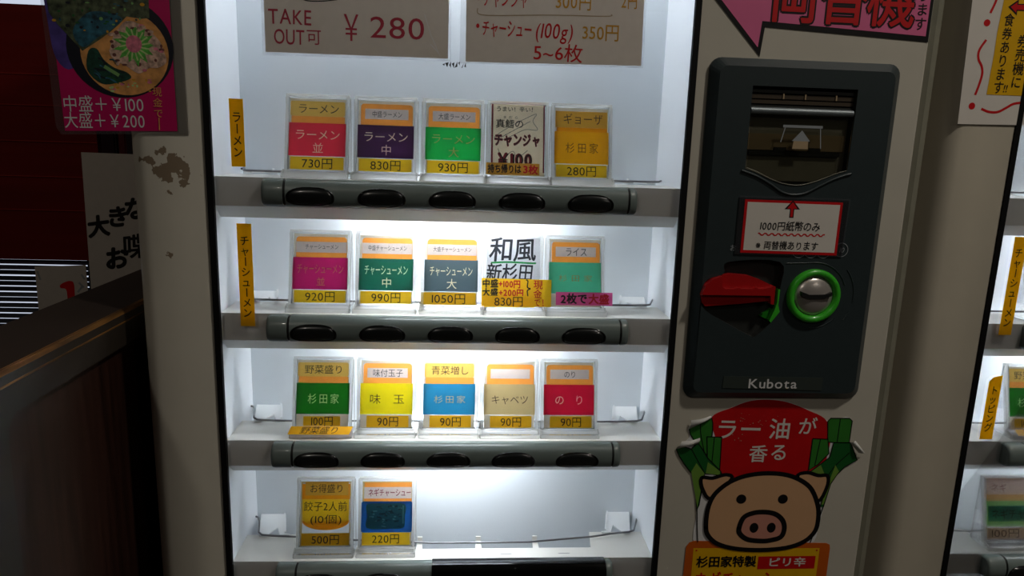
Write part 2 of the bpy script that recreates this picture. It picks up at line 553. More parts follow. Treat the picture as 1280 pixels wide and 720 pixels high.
shell('wall_right', (RX1, RX1 + 50, RY0, RY1, FLOOR, RZ1), m_wall)

# ------------------------------------------------------------------ ticket machine
ROWS = [0.0, -107.6, -215.7, -326.5]
BTN = [-108, -54, 0, 54, 108]
GX = 186.0
ZT, ZB = 300.0, -400.0            # window of the display case

def bar_profile(scale=1.0, grow=0.0):
    pts = [(6, 10.6), (0, 10.5), (-3.4, 9.2), (-5.6, 6.2), (-6.8, 2.4), (-7.0, -1.5), (-6.2, -5.6), (-4.2, -8.8), (-1.0, -10.3), (6, -10.5)]
    return [(6 - (6 - y) * scale - grow * (y < 6), z * scale + (grow if z > 0 else -grow)) for y, z in pts]

def half_moon(a, top, bot, n=14):
    pts = []
    for i in range(2 * n):
        t = math.pi * i / n
        c, sn = math.cos(t), math.sin(t)
        e = 0.72
        pts.append((a * math.copysign(abs(c) ** e, c), (top * abs(sn) ** 1.0 if sn >= 0 else -bot * abs(sn) ** 0.6)))
    return pts

def make_machine():
    root = thing('ticket_machine', 'cream meal ticket machine in the middle with a dark coin panel and red lever', 'ticket machine', mm(66, 200, FLOOR), 'ticket machines')
    # body cabinet
    b = MB()
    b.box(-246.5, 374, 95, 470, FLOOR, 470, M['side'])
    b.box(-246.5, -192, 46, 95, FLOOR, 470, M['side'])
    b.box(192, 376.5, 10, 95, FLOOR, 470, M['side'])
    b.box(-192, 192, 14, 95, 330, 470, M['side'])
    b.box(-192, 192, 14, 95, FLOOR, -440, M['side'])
    b.build('cabinet_body', root)
    # edge trim strip on the right of the door
    b = MB()
    b.prism([(370.8, 14), (370.8, 3.5), (374.5, 1.5), (379.5, 3), (380.5, 6), (380.5, 14)], 'z', FLOOR + 30, 470, M['trim'])
    b.build('edge_trim', root)
    # door front, a frame round the display window
    b = MB()
    rx, ry = 19, 32
    left = [(-GX, 0)] + [(-248 + rx - rx * math.sin(t), ry - ry * math.cos(t)) for t in [math.pi / 2 * k / 12 for k in range(13)]] + [(-248, 44), (-GX, 44)]
    b.prism(left, 'z', -480, 460, M['cream'], smooth=True)
    r2 = 2.5
    right = [(GX, 0), (GX, 20), (370, 20)] + [(370 - r2 + r2 * math.sin(t), r2 - r2 * math.cos(t)) for t in [math.pi / 2 * (5 - k) / 5 for k in range(6)]]
    b.prism(right, 'z', -480, 460, M['cream'])
    b.box(-GX, GX, 0, 20, ZT, 460, M['cream'])
    b.box(-GX, GX, 0, 20, -480, ZB, M['cream'])
    b.build('front_panel', root)
    b = MB()
    b.box(-236, 368, 3, 14, FLOOR + 60, -484, M['cream'])
    b.build('lower_panel', root)
    # rubber gasket round the pane
    b = MB()
    g = 4.6
    b.box(-GX, -GX + g, -1.2, 3, ZB, ZT, M['rubber'])
    b.box(GX - g, GX, -1.2, 3, ZB, ZT, M['rubber'])
    b.box(-GX + g, GX - g, -1.2, 3, ZT - g, ZT, M['rubber'])
    b.box(-GX + g, GX - g, -1.2, 3, ZB, ZB + g, M['rubber'])
    b.build('window_gasket', root)
    # inside of the display case
    b = MB()
    cx, cy = 182.6, 88
    b.box(-cx - 3, -cx, 3, cy, ZB, ZT, M['case'])
    b.box(cx, cx + 3, 3, cy, ZB, ZT, M['case'])
    b.box(-cx, cx, 3, cy, ZT, ZT + 4, M['case'])
    b.box(-cx, cx, 3, cy, ZB - 4, ZB, M['case'])
    b.box(-cx - 4, cx + 4, cy - 6, cy, ZB, ZT, M['caseback'])
    b.build('display_case', root)
    # clear pane
    b = MB()
    b.box(-GX + g, GX - g, 0.6, 2.2, ZB + g, ZT - g, M['pane'])
    b.build('display_pane', root)
    # lamp tube above the window and under each shelf
    for k, z0 in enumerate([107.6 * 2 + 36] + ROWS[:3]):
        lb = MB()
        half = (150, 62, 62, 62)[k]
        zz = z0 - 12
        y0 = 40 if k == 0 else 27
        ring = lambda x: [(x, y0 + 4 * math.cos(t), zz + 4 * math.sin(t)) for t in [2 * math.pi * j / 12 for j in range(12)]]
        lb.loft([ring(-half), ring(half)], M['tube%d' % k])
        lamp = lb.build('lamp_tube', root)
        cb = MB()
        cb.box(-half - 12, half + 12, y0 - 8, y0 + 16, zz + 6, zz + 9, M['tubecap'])
        cb.box(-half - 12, -half, y0 - 6, y0 + 6, zz - 5, zz + 6, M['tubecap'])
        cb.box(half, half + 12, y0 - 6, y0 + 6, zz - 5, zz + 6, M['tubecap'])
        cb.build('lamp_holder', lamp)
    # shelves
    for k, z0 in enumerate(ROWS):
        s = MB()
        X = 182.5
        # front fascia with the sloping lip
        prof = [(5, 11), (5, -11.5), (17, -21.5), (18.5, -21.5), (18.5, -19.5), (7, -10), (7, 9.5), (12, 9.5), (12, 11)]
        s.prism(prof, 'x', -X, X, M['shelf'])
        # top sheet: narrow in the middle, deep at both ends
        top = [(-X, 12), (X, 12), (X, 48), (133, 48), (130, 22), (-130, 22), (-133, 48), (-X, 48)]
        s.prism(top, 'z', z0 * 0 + 9.5, 11, M['shelf'])
        # tabs that keep the wire
        for tx in (-81, -28, 25, 77):
            s.prism([(tx, 22), (tx + 5.5, 22), (tx + 5.0, 36), (tx + 0.5, 36)], 'z', 9.5, 11, M['shelf'])
            s.box(tx + 0.5, tx + 5.0, 34.8, 36, 11, 15, M['shelf'])
        # slots in the top sheet
        for tx in (-108, -54, 0, 52, 104):
            s.box(tx - 5, tx + 5, 12.4, 13.2, 11.0, 11.05, M['wire'])
        s.v = [v + Vector((0, 0, z0 / 1000)) for v in s.v]
        shelf = s.build('shelf', root)
        # wire rod kept by the tabs
        w = MB()
        zz = z0 + 11
        if k < 3:
            run = [(-139, 40, zz + 3.2), (139, 40, zz + 3.2)]
        else:
            run = [(-139, 39, zz + 3.2), (-101, 35, zz + 2.6), (-14, 29, zz + 1.6), (29, 29, zz + 1.6), (73, 29, zz + 1.6), (133, 35, zz + 3.0)]
        w.tube([(-185, 78, zz + 2.4), (-180, 74, zz + 3.2), (-176.5, 66, zz + 3.2), (-172, 47, zz + 3.2), (-168, 42.5, zz + 3.2), (-159, 41, zz + 3.2)] + run + [(160, 41, zz + 3.2), (170, 42.5, zz + 3.2), (175, 45, zz + 3.2), (183, 66, zz + 3.2), (186, 74, zz + 2.8)], 0.9, M['wire'])
        w.build('wire_rod', shelf)
        # folded sheet brackets at both ends
        for sgn in (-1, 1):
            q = MB()
            pts = [(-179, 81.5), (-156.5, 81.5), (-154, 72), (-148, 47), (-144, 45.6), (-144, 44), (-152.5, 44), (-157.5, 57), (-164.5, 43), (-171, 43)]
            pts = [(-sgn * x, y) for x, y in pts]
            q.prism(pts, 'z', zz + 1.2, zz + 2.2, M['bracket'])
            rim = [(-157.5, 81), (-156, 81), (-153.4, 72), (-147.6, 47), (-149, 47), (-155, 72)]
            q.prism([(-sgn * x, y) for x, y in rim], 'z', zz + 2.2, zz + 3.6, M['bracket'])
            q.build('bracket', shelf)
        # button bar
        bb = MB()
        P = lambda x, sc=1.0, gr=0.0: [(x, y, z0 + z) for y, z in bar_profile(sc, gr)]
        bb.loft([P(-126.8), P(137.6)], M['bar'], smooth=True)
        bb.loft([P(-128.8, 0.93), P(-126.8, 0.93)], M['groove'], smooth=True)
        bb.loft([P(137.6, 0.93), P(139.4, 0.93)], M['groove'], smooth=True)
        bar = bb.build('button_bar', root)
        for e0, e1 in ((-128.8, -145.0), (139.4, 145.2)):
            eb = MB()
            d = 1 if e1 > e0 else -1
            eb.loft([P(e0), P(e1 - d * 3), P(e1 - d * 1.2, 0.965), P(e1 - d * 0.3, 0.9), P(e1, 0.8)], M['bar'], smooth=True)
            eb.build('end_cap', bar)
        for i, x in enumerate(BTN):
            if k == 3 and i > 1: continue
            rb = MB()
            hm = half_moon(18.2, 8.0, 6.6)
            dz = -2.6
            prof = sorted([(z, y) for y, z in bar_profile()[1:-1]])
            def surf(z):
                for (za, ya), (zb, yb) in zip(prof, prof[1:]):
                    if za <= z <= zb: return ya + (yb - ya) * (z - za) / (zb - za)
                return prof[0][1] if z < prof[0][0] else prof[-1][1]
            def R(sc, d): return [(x + p[0] * sc, surf(dz + p[1] * sc) - d, z0 + dz + p[1] * sc) for p in hm]
            rb.loft([R(1.0, -0.6), R(1.0, 0.5), R(0.985, 0.8), R(0.95, 0.9), R(0.925, 0.6), R(0.915, 0.1)], M['rim'], caps=False)
            rb.loft([R(0.915, 0.1), R(0.9, 0.5), R(0.84, 0.9), R(0.6, 1.3), R(0.3, 1.5), R(0.05, 1.5)], M['button'])
            rb.build('button', bar)
        if k == 3:
            tb = MB()
            tb.loft([[(x, y, z0 + z) for y, z in bar_profile(1.0, 0.7)] for x in (-13, 138.5)], M['tape'], smooth=True)
            tb.build('black_tape', bar)
    # ---- coin panel
    cp = MB()
    out = rrect(195.5, -162.5, 348.3, 112.6, 9)
    out = [(u + (v + 25) * -0.012 * (1 if u > 270 else -0.0), v) for u, v in out]
    # the raised face is a ring of pieces that leaves the note mouth and the lever well open
    def outl(ins):
        r_ = rrect(195.5 + ins, -162.5 + ins, 348.3 - ins, 112.6 - ins, max(9 - ins * 0.4, 3))
        return r_
    o0, o1 = outl(0), outl(6.5)
    cp.loft([[(u, 0.3, v) for u, v in o0], [(u, -2.2, v) for u, v in o0], [(u, -8.0, v) for u, v in o1]], M['slate'], smooth=False, caps=False)
    crv = bpy.data.curves.new('face_outline', 'CURVE')
    crv.dimensions = '2D'; crv.fill_mode = 'FRONT'
    mouth = [(228.6, 92.0), (312.6, 92.0), (312.6, 73)] + [(311.6, 29.0)] + smooth_open([(311.6, 29.0), (303, 26.5), (292, 22), (281, 18.2), (270, 16.6), (258, 18.2), (248, 22), (237, 26.5), (228.6, 29.0)], 3)[1:]
    well = smooth_closed([(222.0, -45.4), (264.7, -44.5), (267.4, -65.2), (264.5, -91.0), (251.6, -106.0), (246.6, -106.9), (228, -97.6), (209.5, -87.7), (202.8, -80.6), (201.0, -71.5), (206.1, -60.2), (219.3, -54.9)], 4)
    for loop in (o1, mouth, well):
        sp = crv.splines.new('POLY')
        sp.points.add(len(loop) - 1)
        for pt, (u, v) in zip(sp.points, loop): pt.co = (u, v, 0, 1)
        sp.use_cyclic_u = True
    co = bpy.data.objects.new('face_outline', crv)
    me = co.to_mesh()
    cp.add([(v.co.x, -8.0, v.co.y) for v in me.vertices], [tuple(p.vertices) for p in me.polygons], M['slate'])
    co.to_mesh_clear(); bpy.data.objects.remove(co); bpy.data.curves.remove(crv)
    for loop, d in ((mouth, -0.4), (well, -0.6)):
        cp.loft([[(u, -8.0, v) for u, v in loop], [(u, d, v) for u, v in loop]], M['slate2'], smooth=False, caps=False)
        cp.add([(u, d, v) for u, v in loop], [tuple(range(len(loop)))], M['slate2'])
    # engraved arcs round the coin slot and a slim rim round the lever well
    c0 = (295.5, -72.0)
    for r_, a0, a1 in ((27.5, 95, 20), (34.5, 40, -8), (27.5, -92, -45), (34.5, -36, -22)):
        cp.tube([(c0[0] + r_ * math.cos(math.radians(a0 + (a1 - a0) * t / 14)), -8.0, c0[1] + r_ * math.sin(math.radians(a0 + (a1 - a0) * t / 14))) for t in range(15)], 0.55, M['slate'], 6)
    cp.tube([(270, -8.0, -45.6), (280, -8.0, -45.2), (293, -8.0, -44.6)], 0.5, M['slate'], 6)
    panel = cp.build('coin_panel', root)
    # raised lip round the note mouth
    lp = MB()
    curve = smooth_open([(225.5, 27.5), (238, 23.5), (250, 17.5), (260, 11.5), (270, 9.6), (280, 11.5), (291, 17.5), (303, 23.5), (315, 27.5)], 4)
    lp.tube([(u, -8.4, v) for u, v in curve], 1.0, M['slate'], 8)
    lp.build('mouth_lip', panel)
    # note mouth: rails, steel rod, clear flap with a printed symbol
    rb = MB()
    for zz, h, mt in ((88.5, 1.2, 'slate2'), (84.6, 1.6, 'rail'), (80.6, 1.4, 'rail'), (77.0, 1.0, 'slate2')):
        rb.box(229.2, 312.0, -4.4, -1.0, zz - h, zz + h, M['rail2' if mt == 'rail' else mt])
    rb.box(230, 311, -1.2, -0.5, 20, 71, M['mouth'])
    rb.box(231, 309.5, -2.6, -0.6, 44, 56.5, M['rail'])
    for xx in (254.5, 272, 297):
        rb.box(xx, xx + 1.0, -5.2, -4.0, 83, 87, M['rail'])
    rb.box(232, 306, -3.4, -0.6, 40.0, 43.4, M['slate2'])
    rb.box(252, 262, -3.8, -0.6, 43, 46.4, M['slate2']); rb.box(281, 290, -3.8, -0.6, 43, 46.4, M['slate2'])
    rb.build('note_guide', panel)
    rb = MB(); rb.tube([(229.4, -5.0, 73.6), (311.8, -5.0, 73.6)], 2.9, M['rod'], 14); rb.build('steel_rod', panel)
    fl = MB()
    flap = [(229.4, 71.2), (311.6, 71.2), (310.8, 29.6)] + smooth_open([(310.8, 29.6), (302, 27), (291, 22.4), (280, 18.6), (270, 17.2), (259, 18.6), (248, 22.4), (238, 27), (229.6, 29.6)], 3)[1:]
    fl.prism(flap, 'y', -8.6, -7.4, M['smoke'])
    flp = fl.build('note_flap', panel)
    flb = MB()
    flb.tube([(u, -8.4, v) for u, v in flap[2:]], 0.35, M['trim'], 6)
    flb.build('flap_edge', panel)
    a = Art()
    a.stroke([(255.4, 62.5), (287.2, 62.5)], 2.0, M['greyink'], 1)
    a.stroke([(257.4, 62.5), (254.6, 50.2)], 0.7, M['greyink'], 1); a.stroke([(285.4, 62.5), (287.4, 46.0)], 0.7, M['greyink'], 1)
    a.poly([(271, 59.6), (278.2, 51.4), (263.6, 51.4)], M['greyink'], 1)
    a.poly([(265.0, 51.4), (276.8, 51.4), (277.0, 45.4), (264.4, 45.4)], M['rail'], 1)
    a.build('printed_symbol', face(-8.7), panel)
    # reject lever
    lv = MB()
    body = [(200.9, -71.8), (203.4, -64.1), (209.0, -59.0), (216.3, -56.4), (217.1, -64.9), (219.7, -66.6), (227.8, -66.5), (230.8, -65.6), (232.9, -66.4), (243.0, -66.2), (244.9, -65.2), (247.0, -66.2), (253.1, -65.8), (261.1, -64.1), (261.1, -78.8), (258.6, -78.6), (257.8, -71.6)]
    lv.prism(body, 'y', -13.0, -2.5, M['redlever'])
    lv.prism([(216.4, -56.8), (224.7, -55.2), (239.9, -56.2), (250.4, -59.6), (261.0, -64.4), (253, -66), (217.7, -66.6)], 'y', -8.0, -2.5, M['redlever'])
    lv.prism([(201.2, -71.8), (257.8, -71.6), (258.4, -76.8), (234.2, -79.7), (206.0, -82.0), (202.9, -79.2)], 'y', -8.5, -2.5, M['redlever'])
    lv.build('reject_lever', panel)
    gb = MB()
    gb.prism([(265.3, -66.9), (267.0, -67.2), (266.8, -80.2), (268.6, -85.8), (262.0, -94.9), (260.6, -93.0), (264.0, -84.3), (265.6, -78.1)], 'y', -9.0, -1.0, M['greenring'])
    gb.prism([(264.5, -83), (260.6, -93.2), (254.3, -90.6)], 'y', -4.0, -1.0, M['greendk'])
    gb.build('return_arrow', panel)
    # coin slot
    rg = MB()
    rr = []
    for k in range(41):
        t = 2 * math.pi * k / 40
        rr.append([(c0[0] + rad * math.cos(t), y, c0[1] + rad * math.sin(t)) for rad, y in ((22.3, -7.5), (22.3, -10.5), (21.2, -12.2), (19.4, -12.6), (17.6, -12.0), (16.4, -10.0), (16.2, -7.5))])
    rg.loft(rr, M['greenring'], caps=False, closed=False)
    rg.build('coin_ring', panel)
    dm = MB()
    rings = []
    for j in range(9):
        th = math.pi / 2 * j / 8
        rad = 16.3 * math.cos(th) + 0.05
        rings.append([(c0[0] + rad * math.cos(t), -8.0 - 6.0 * math.sin(th), c0[1] + rad * math.sin(t)) for t in [2 * math.pi * k / 36 for k in range(36)]])
    dm.loft(rings, M['chrome'])
    dm.build('coin_dome', panel)
    sl = MB()
    sl.prism([(c0[0] - 13, c0[1] + 4.4), (c0[0] - 6, c0[1] + 2.0), (c0[0] + 6, c0[1] + 2.4), (c0[0] + 12.5, c0[1] + 4.4), (c0[0] + 12.5, c0[1] + 1.4), (c0[0] + 6, c0[1] - 1.2), (c0[0] - 6, c0[1] - 1.6), (c0[0] - 12.6, c0[1] + 0.8)], 'y', -15.0, -9.0, M['groove'])
    sl.build('coin_slot', panel)
    # name plate and printed marks
    a = Art()
    a.sheet([(226.6, -151.8), (312.4, -153.4), (312.4, -142.2), (227.0, -141.4)], 0.3, M['plate'])
    a.text('Kubota', 269.6, -147.3, 11.5, M['white'], 2, w=43, bold=0.012)
    a.build('name_plate', face(-8.5), panel)
    a = Art(); a.text('お', 224.6, -33.8, 5.6, M['greyink'], 1); a.build('printed_character', face(-8.3), panel)
    for cx_ in (279.5, 289.6, 300.0, 314.6):
        a = Art()
        a.ring(cx_, -33.6 if cx_ > 310 else -35.0, 5.6, 0.5, M['greyink'], 1)
        if cx_ > 310: a.text('10', 315.4, -33.6, 5.8, M['greyink'], 1, shear=0.2)
        a.build('coin_mark', face(-8.3), panel)
    return root

machine = make_machine()
DX = 638.0

# ------------------------------------------------------------------ sample card holders
TILT = math.radians(14)
def holder_frame(u, v, n):
    """card plane of a holder standing at the origin (metres)"""
    y = 10.0 + v * math.sin(TILT) - n * math.cos(TILT)
    z = 4.0 + v * math.cos(TILT) + n * math.sin(TILT)
    return Vector((u / 1000, y / 1000, z / 1000))
def loc_mm(x, y, z):
    return Vector((x / 1000, y / 1000, z / 1000))

class HB(MB):
    def __init__(s): super().__init__(loc_mm)
_b = HB()
def slab(bld, u0, u1, v0, v1, n0, n1, mat):
    c = [(u, v, n) for n in (n0, n1) for u, v in ((u0, v0), (u1, v0), (u1, v1), (u0, v1))]
    P = [holder_frame(*q) * 1000 for q in c]
    bld.add([tuple(p) for p in P], [(0, 1, 2, 3), (4, 5, 6, 7), (0, 1, 5, 4), (1, 2, 6, 5), (2, 3, 7, 6), (3, 0, 4, 7)], mat)
# clear cover and back plate, frosted edges all round
slab(_b, -22.6, 22.6, 1.6, 60.0, 1.4, 2.4, M['acrylic'])
slab(_b, -23.8, 23.8, 0.0, 61.5, -2.2, -1.2, M['acrylic'])
for u0, u1 in ((-24.6, -22.4), (22.4, 24.6)):
    slab(_b, u0, u1, 0.0, 62.0, -2.2, 2.4, M['acedge'])
slab(_b, -22.6, 22.6, 60.0, 62.0, -2.2, 2.4, M['acedge'])
slab(_b, -22.6, 22.6, 0.0, 1.8, -2.2, 2.4, M['acedge'])
# foot with rounded front corners and two ledges, side gussets and rear strut
_b.box(-25.8, 25.8, 0.5, 26, 0.1, 1.6, M['acrylic'])
_b.prism([(-25.8, 1.2), (-25.0, 0), (25.0, 0), (25.8, 1.2), (25.8, 2.6), (-25.8, 2.6)], 'z', 0.1, 3.6, M['acedge'])
_b.box(-25.4, 25.4, 6.6, 8.0, 1.6, 5.0, M['acedge'])
for sx in (-1, 1):
    x0, x1 = sorted((sx * 24.4, sx * 25.6))
    _b.prism([(1.0, 1.6), (8.0, 5.6), (25.5, 63), (25.9, 1.6)], 'x', x0, x1, M['acrylic'])
    _b.prism([(1.0, 3.0), (1.2, 4.2), (7.4, 6.4), (7.8, 4.8)], 'x', x0, x1, M['acedge'])
    _b.prism([(24.6, 62), (25.6, 62), (26.2, 1.6), (25.2, 1.6)], 'x', x0, x1, M['acedge'])
STAND = bpy.data.meshes.new('stand')
STAND.from_pydata([tuple(v) for v in _b.v], [], _b.f)
for m_ in _b.mats: STAND.materials.append(m_)
STAND.polygons.foreach_set('material_index', _b.m)
_bm = bmesh.new(); _bm.from_mesh(STAND); bmesh.ops.recalc_face_normals(_bm, faces=_bm.faces); _bm.to_mesh(STAND); _bm.free()

def part(a, name, root):
    """an Art in the holder's card plane as a child of the holder"""
    me = bpy.data.meshes.new(name)
    me.from_pydata([tuple(holder_frame(*p)) for p in a.v], [], a.f)
    for m in a.mats: me.materials.append(m)
    me.polygons.foreach_set('material_index', a.m)
    me.validate()
    o = bpy.data.objects.new(name, me)
    COL.objects.link(o); o.parent = root
    return o

def place_holder(row, x, label, group, dx=0.0, rz=0.0):
    root = bpy.data.objects.new('card_holder', None)
    root.empty_display_size = 0.02
    COL.objects.link(root)
    root.location = mm(x + dx, 8.0, ROWS[row] + 11.0)
    root.rotation_euler = (0, 0, rz)
    tag(root, label, 'card holder', group)
    st = bpy.data.objects.new('stand', STAND)
    COL.objects.link(st); st.parent = root
    return root

def backing(root, mat='backing', top=59.0, side=20.2, mid=56.6, low=13.0):
    a = Art()
    a.rect(-21.8, mid, 21.8, top, CARD[mat], -2)
    a.rect(-21.8, low, -side, mid, CARD[mat], -2); a.rect(side + 0.6, low, 21.8, mid, CARD[mat], -2)
    a.rect(-21.8, 2.0, 21.8, low, CARD[mat], -2)
    part(a, 'backing_card', root)
def orange_tag(a, u0, v0, u1, v1):
    """orange tag round the strip (u0, v0)-(u1, v1)"""
    a.poly([(-20.0, v1), (21.0, v1)] + arc(18.6, 54.2, 2.4, 2.4, 0, 90, 4) + arc(-17.6, 54.2, 2.4, 2.4, 90, 180, 4), CARD['orange'], -1)
    a.rect(-20.0, 39.4, 21.0, v0, CARD['orange'], -1)
    if u0 > -19.9: a.rect(-20.0, v0, u0, v1, CARD['orange'], -1)
    if u1 < 20.9: a.rect(u1, v0, 21.0, v1, CARD['orange'], -1)

def ticket(row, x, label, title, ttl_style, plate, main, price, sub=None, foil='gold', p=None, t_h=8.6, main_w=36, dx=0.0, group=None, rz=0.0,
           sub_h=9.0, price_w=None, narrow=None, main_h=9.0, main_v=None, gap=1.0):
    root = place_holder(row, x, label, group or 'sample card holders on the shelves', dx, rz)
    backing(root, low=2.2 if p is None else 13.0)
    a = Art()
    if ttl_style == 'gold':                  # gold strip over an orange tag
        a.rect(-20.5, 39.4, 21.0, 45.0, CARD['orange'], -1)
        a.poly(rrect(-21.4, 45.0, 21.0, 57.0, 1.6), CARD['gold'], 0)
        a.text(title, 0.4, 51.0, t_h, INK['black'], 1, w=(narrow or min(33, len(title) * 8.2)))
    elif ttl_style == 'amber':
        a.rect(-20.5, 39.4, 21.0, 43.0, CARD['orange2'], -1)
        a.rect(-21.4, 43.0, 21.0, 56.4, CARD['tan'], 0)
        a.text(title, 1.0, 50.0, t_h, INK['brown'], 1, w=33)
    else:                                    # orange tag, grey strip across it
        orange_tag(a, *((-16.6, 44.4, 17.6, 52.6) if ttl_style == 'grey' else (-19.8, 43.6, 20.8, 52.4)))
        if ttl_style == 'grey':
            a.rect(-16.6, 44.4, 17.6, 52.6, CARD['grey'], 0)
        else:
            a.rect(-19.8, 43.6, 20.8, 52.4, CARD['grey'], 0)
        if title: a.text(title, 0.8, 48.4, t_h, INK['black'], 1, w=narrow)
    part(a, 'title_label', root)
    a = Art()
    if plate != 'none':
        a.rect(-22.2, 13.2, 22.2, 39.6, CARD[plate], 1.5)
        if sub:
            a.text(main, 0, 30.2, main_h, INK[foil], 2.5, w=main_w)
            a.text(sub, 0.6, 19.6, sub_h, INK[foil], 2.5)
        else:
            a.text(main, 0.4, (main_v or 26.2), main_h, INK[foil], 2.5, w=main_w, step=gap)
        part(a, 'colour_plate', root)
    if not price: return root
    a = Art()
    pu0, pu1, pv0, pv1 = p or (-20.6, 20.8, 2.4, 12.6)
    a.poly(rrect(pu0, pv0, pu1, pv1, 0.8), CARD['price'], 0)
    a.text(price, (pu0 + pu1) / 2 + 0.3, (pv0 + pv1) / 2, 9.4, INK['black'], 1, w=price_w or (19 if len(price) == 3 else 25 if len(price) == 4 else 29))
    part(a, 'price_label', root)
    return root

HX = [-107.5, -54.0, -0.5, 51.5, 103.5]
# top shelf
ticket(0, HX[0], 'acrylic holder with red card reading ラーメン並 730円 on the top shelf', 'ラーメン', 'gold', 'red', 'ラーメン', '730円', '並', 'palegold')
ticket(0, HX[1], 'acrylic holder with dark purple card reading ラーメン中 830円', '中盛ラーメン', 'grey', 'purple', 'ラーメン', '830円', '中', 'palegold', t_h=5.6, narrow=24)
ticket(0, HX[2], 'acrylic holder with bright green card reading ラーメン大 930円', '大盛ラーメン', 'grey', 'green', 'ラーメン', '930円', '大', 'dullgold', t_h=5.6, narrow=26)
ticket(0, HX[4], 'acrylic holder with all amber card reading ギョーザ 280円', 'ギョーザ', 'amber', 'amber', '杉田家', '280円', None, 'umber', t_h=9.4, main_w=29, gap=1.25, price_w=25)
# hand drawn notice card on the top shelf
r = place_holder(0, HX[3], 'acrylic holder with a red bordered handwritten ¥100 notice on the top shelf', 'sample card holders on the shelves')
a = Art()
a.rect(-21.8, 2.0, 21.8, 62.0, CARD['cream'], -1)
a.rect(-21.4, 5, -20.0, 61.4, INK['darkred'], 0); a.rect(20.6, 5, 21.8, 61.4, INK['darkred'], 0); a.rect(-21.4, 60.4, 21.6, 61.4, INK['darkred'], 0)
fish = smooth_closed([(-19, 33), (-8, 41), (6, 49), (15, 53), (12, 47), (16, 40), (6, 40), (-4, 35), (-13, 31)], 4)
a.outline(fish, 0.5, INK['greyline'], 0)
for q in range(7): a.stroke([(-14 + 3.4 * q, 33 + 2.0 * q), (-9 + 3.2 * q, 35.5 + 1.9 * q)], 0.5, INK['greyline'], 0)
a.stroke(smooth_open([(-16, 24), (-12, 17), (-4, 22), (0, 17), (8, 23)]), 0.5, INK['greyline'], 0)
a.text('うまい！辛い！', -1.5, 56.3, 4.6, INK['black'], 1, w=33, bold=0.012, jit=0.06)
a.text('まだら', -6.0, 49.6, 2.6, INK['black'], 1, w=14, jit=0.06, step=1.4)
a.text('真鱈の', -6.6, 44.2, 7.6, INK['black'], 1, w=23, bold=0.012, jit=0.06)
a.text('チャンジャ', -0.4, 31.2, 11, INK['darkred'], 1, w=38, bold=0.06, jit=0.08)
a.text('チャンジャ', -0.4, 31.2, 11, INK['black'], 2, w=38, bold=0.0, jit=0.08)
a.text('￥100', -2.6, 15.4, 13.0, INK['darkred'], 1, w=30, bold=0.07)
a.text('￥100', -2.6, 15.4, 13.0, INK['black'], 2, w=30, bold=0.0)
part(a, 'notice_card', r)
a = Art()
a.rect(-25.4, 2.2, 17.6, 11.8, CARD['tan'], 26)
a.text('持ち帰りは', -10.6, 7.0, 7.4, INK['black'], 27, w=27, bold=0.03, jit=0.05)
a.text('3枚', 10.4, 7.0, 7.8, INK['red'], 27, w=12.5, bold=0.035, jit=0.05)
part(a, 'strip_label', r)
# second shelf
ticket(1, HX[0], 'acrylic holder with magenta card reading チャーシューメン並 920円', 'チャーシューメン', 'wide', 'magenta', 'チャーシューメン', '920円', '並', 'dullgold', t_h=4.6, narrow=27, main_w=38, sub_h=7.6)
ticket(1, HX[1], 'acrylic holder with dark green card reading チャーシューメン中 990円', '中盛チャーシューメン', 'wide', 'darkgreen', 'チャーシューメン', '990円', '中', 'palegold', t_h=4.8, narrow=32, main_w=36, sub_h=9)
ticket(1, HX[2], 'acrylic holder with slate grey card reading チャーシューメン大 1050円', '大盛チャーシューメン', 'wide', 'slate', 'チャーシューメン', '1050円', '大', 'palegold', t_h=4.6, narrow=32, main_w=36, p=(-24.6, 20.8, 2.4, 12.4))
r = place_holder(1, HX[3], 'acrylic holder with white handwritten 和風 card and yellow price labels', 'sample card holders on the shelves')
a = Art()
a.poly(rrect(-22.4, 3, 22.4, 59.6, 3), CARD['white'], -1)
a.text('和風', -0.4, 49.4, 20.5, INK['navy'], 0, w=39, bold=0.016, jit=0.07, shear=0.1)
a.stroke(smooth_open([(-19, 38.0), (-4, 38.8), (16, 38.2), (18.4, 38.6)]), 1.5, INK['greenm'], 0)
a.text('新杉田', -3.0, 29.6, 16.5, INK['navy'], 0, w=40, bold=0.016, jit=0.07, shear=0.1)
part(a, 'notice_card', r)
a = Art()
a.poly([(-26.6, 1.6), (31.6, 1.6), (31.8, 24.4), (-26.6, 25.0)], CARD['price'], 26)
a.text('中盛', -19.4, 20.6, 7.4, INK['black'], 27, w=13.5, bold=0.03, jit=0.05)
a.text('+100円', -3.4, 20.4, 7.0, INK['red'], 27, w=18.5, bold=0.03, jit=0.05)
a.text('大盛', -19.4, 13.2, 7.4, INK['black'], 27, w=13.5, bold=0.03, jit=0.05)
a.text('+200円', -2.0, 13.0, 7.0, INK['red'], 27, w=21, bold=0.03, jit=0.05)
a.stroke(smooth_open([(10.4, 24), (12.0, 23), (11.6, 18), (14.0, 16.6), (11.6, 15), (12.0, 10), (10.2, 9)]), 1.0, INK['black'], 27)
a.text('現', 20.6, 20.0, 8.4, INK['red'], 27, bold=0.01, jit=0.05)
a.text('金', 20.2, 12.2, 7.6, INK['red'], 27, bold=0.01, jit=0.05)
a.text('で！', 23.2, 5.2, 7.6, INK['red'], 27, w=13, bold=0.01, jit=0.05)
part(a, 'surcharge_label', r)
a = Art()
a.rect(-26.0, 1.0, 17.8, 10.4, CARD['price'], 28)
a.text('830円', -3.8, 5.8, 9.4, INK['black'], 29, w=25)
part(a, 'price_label', r)
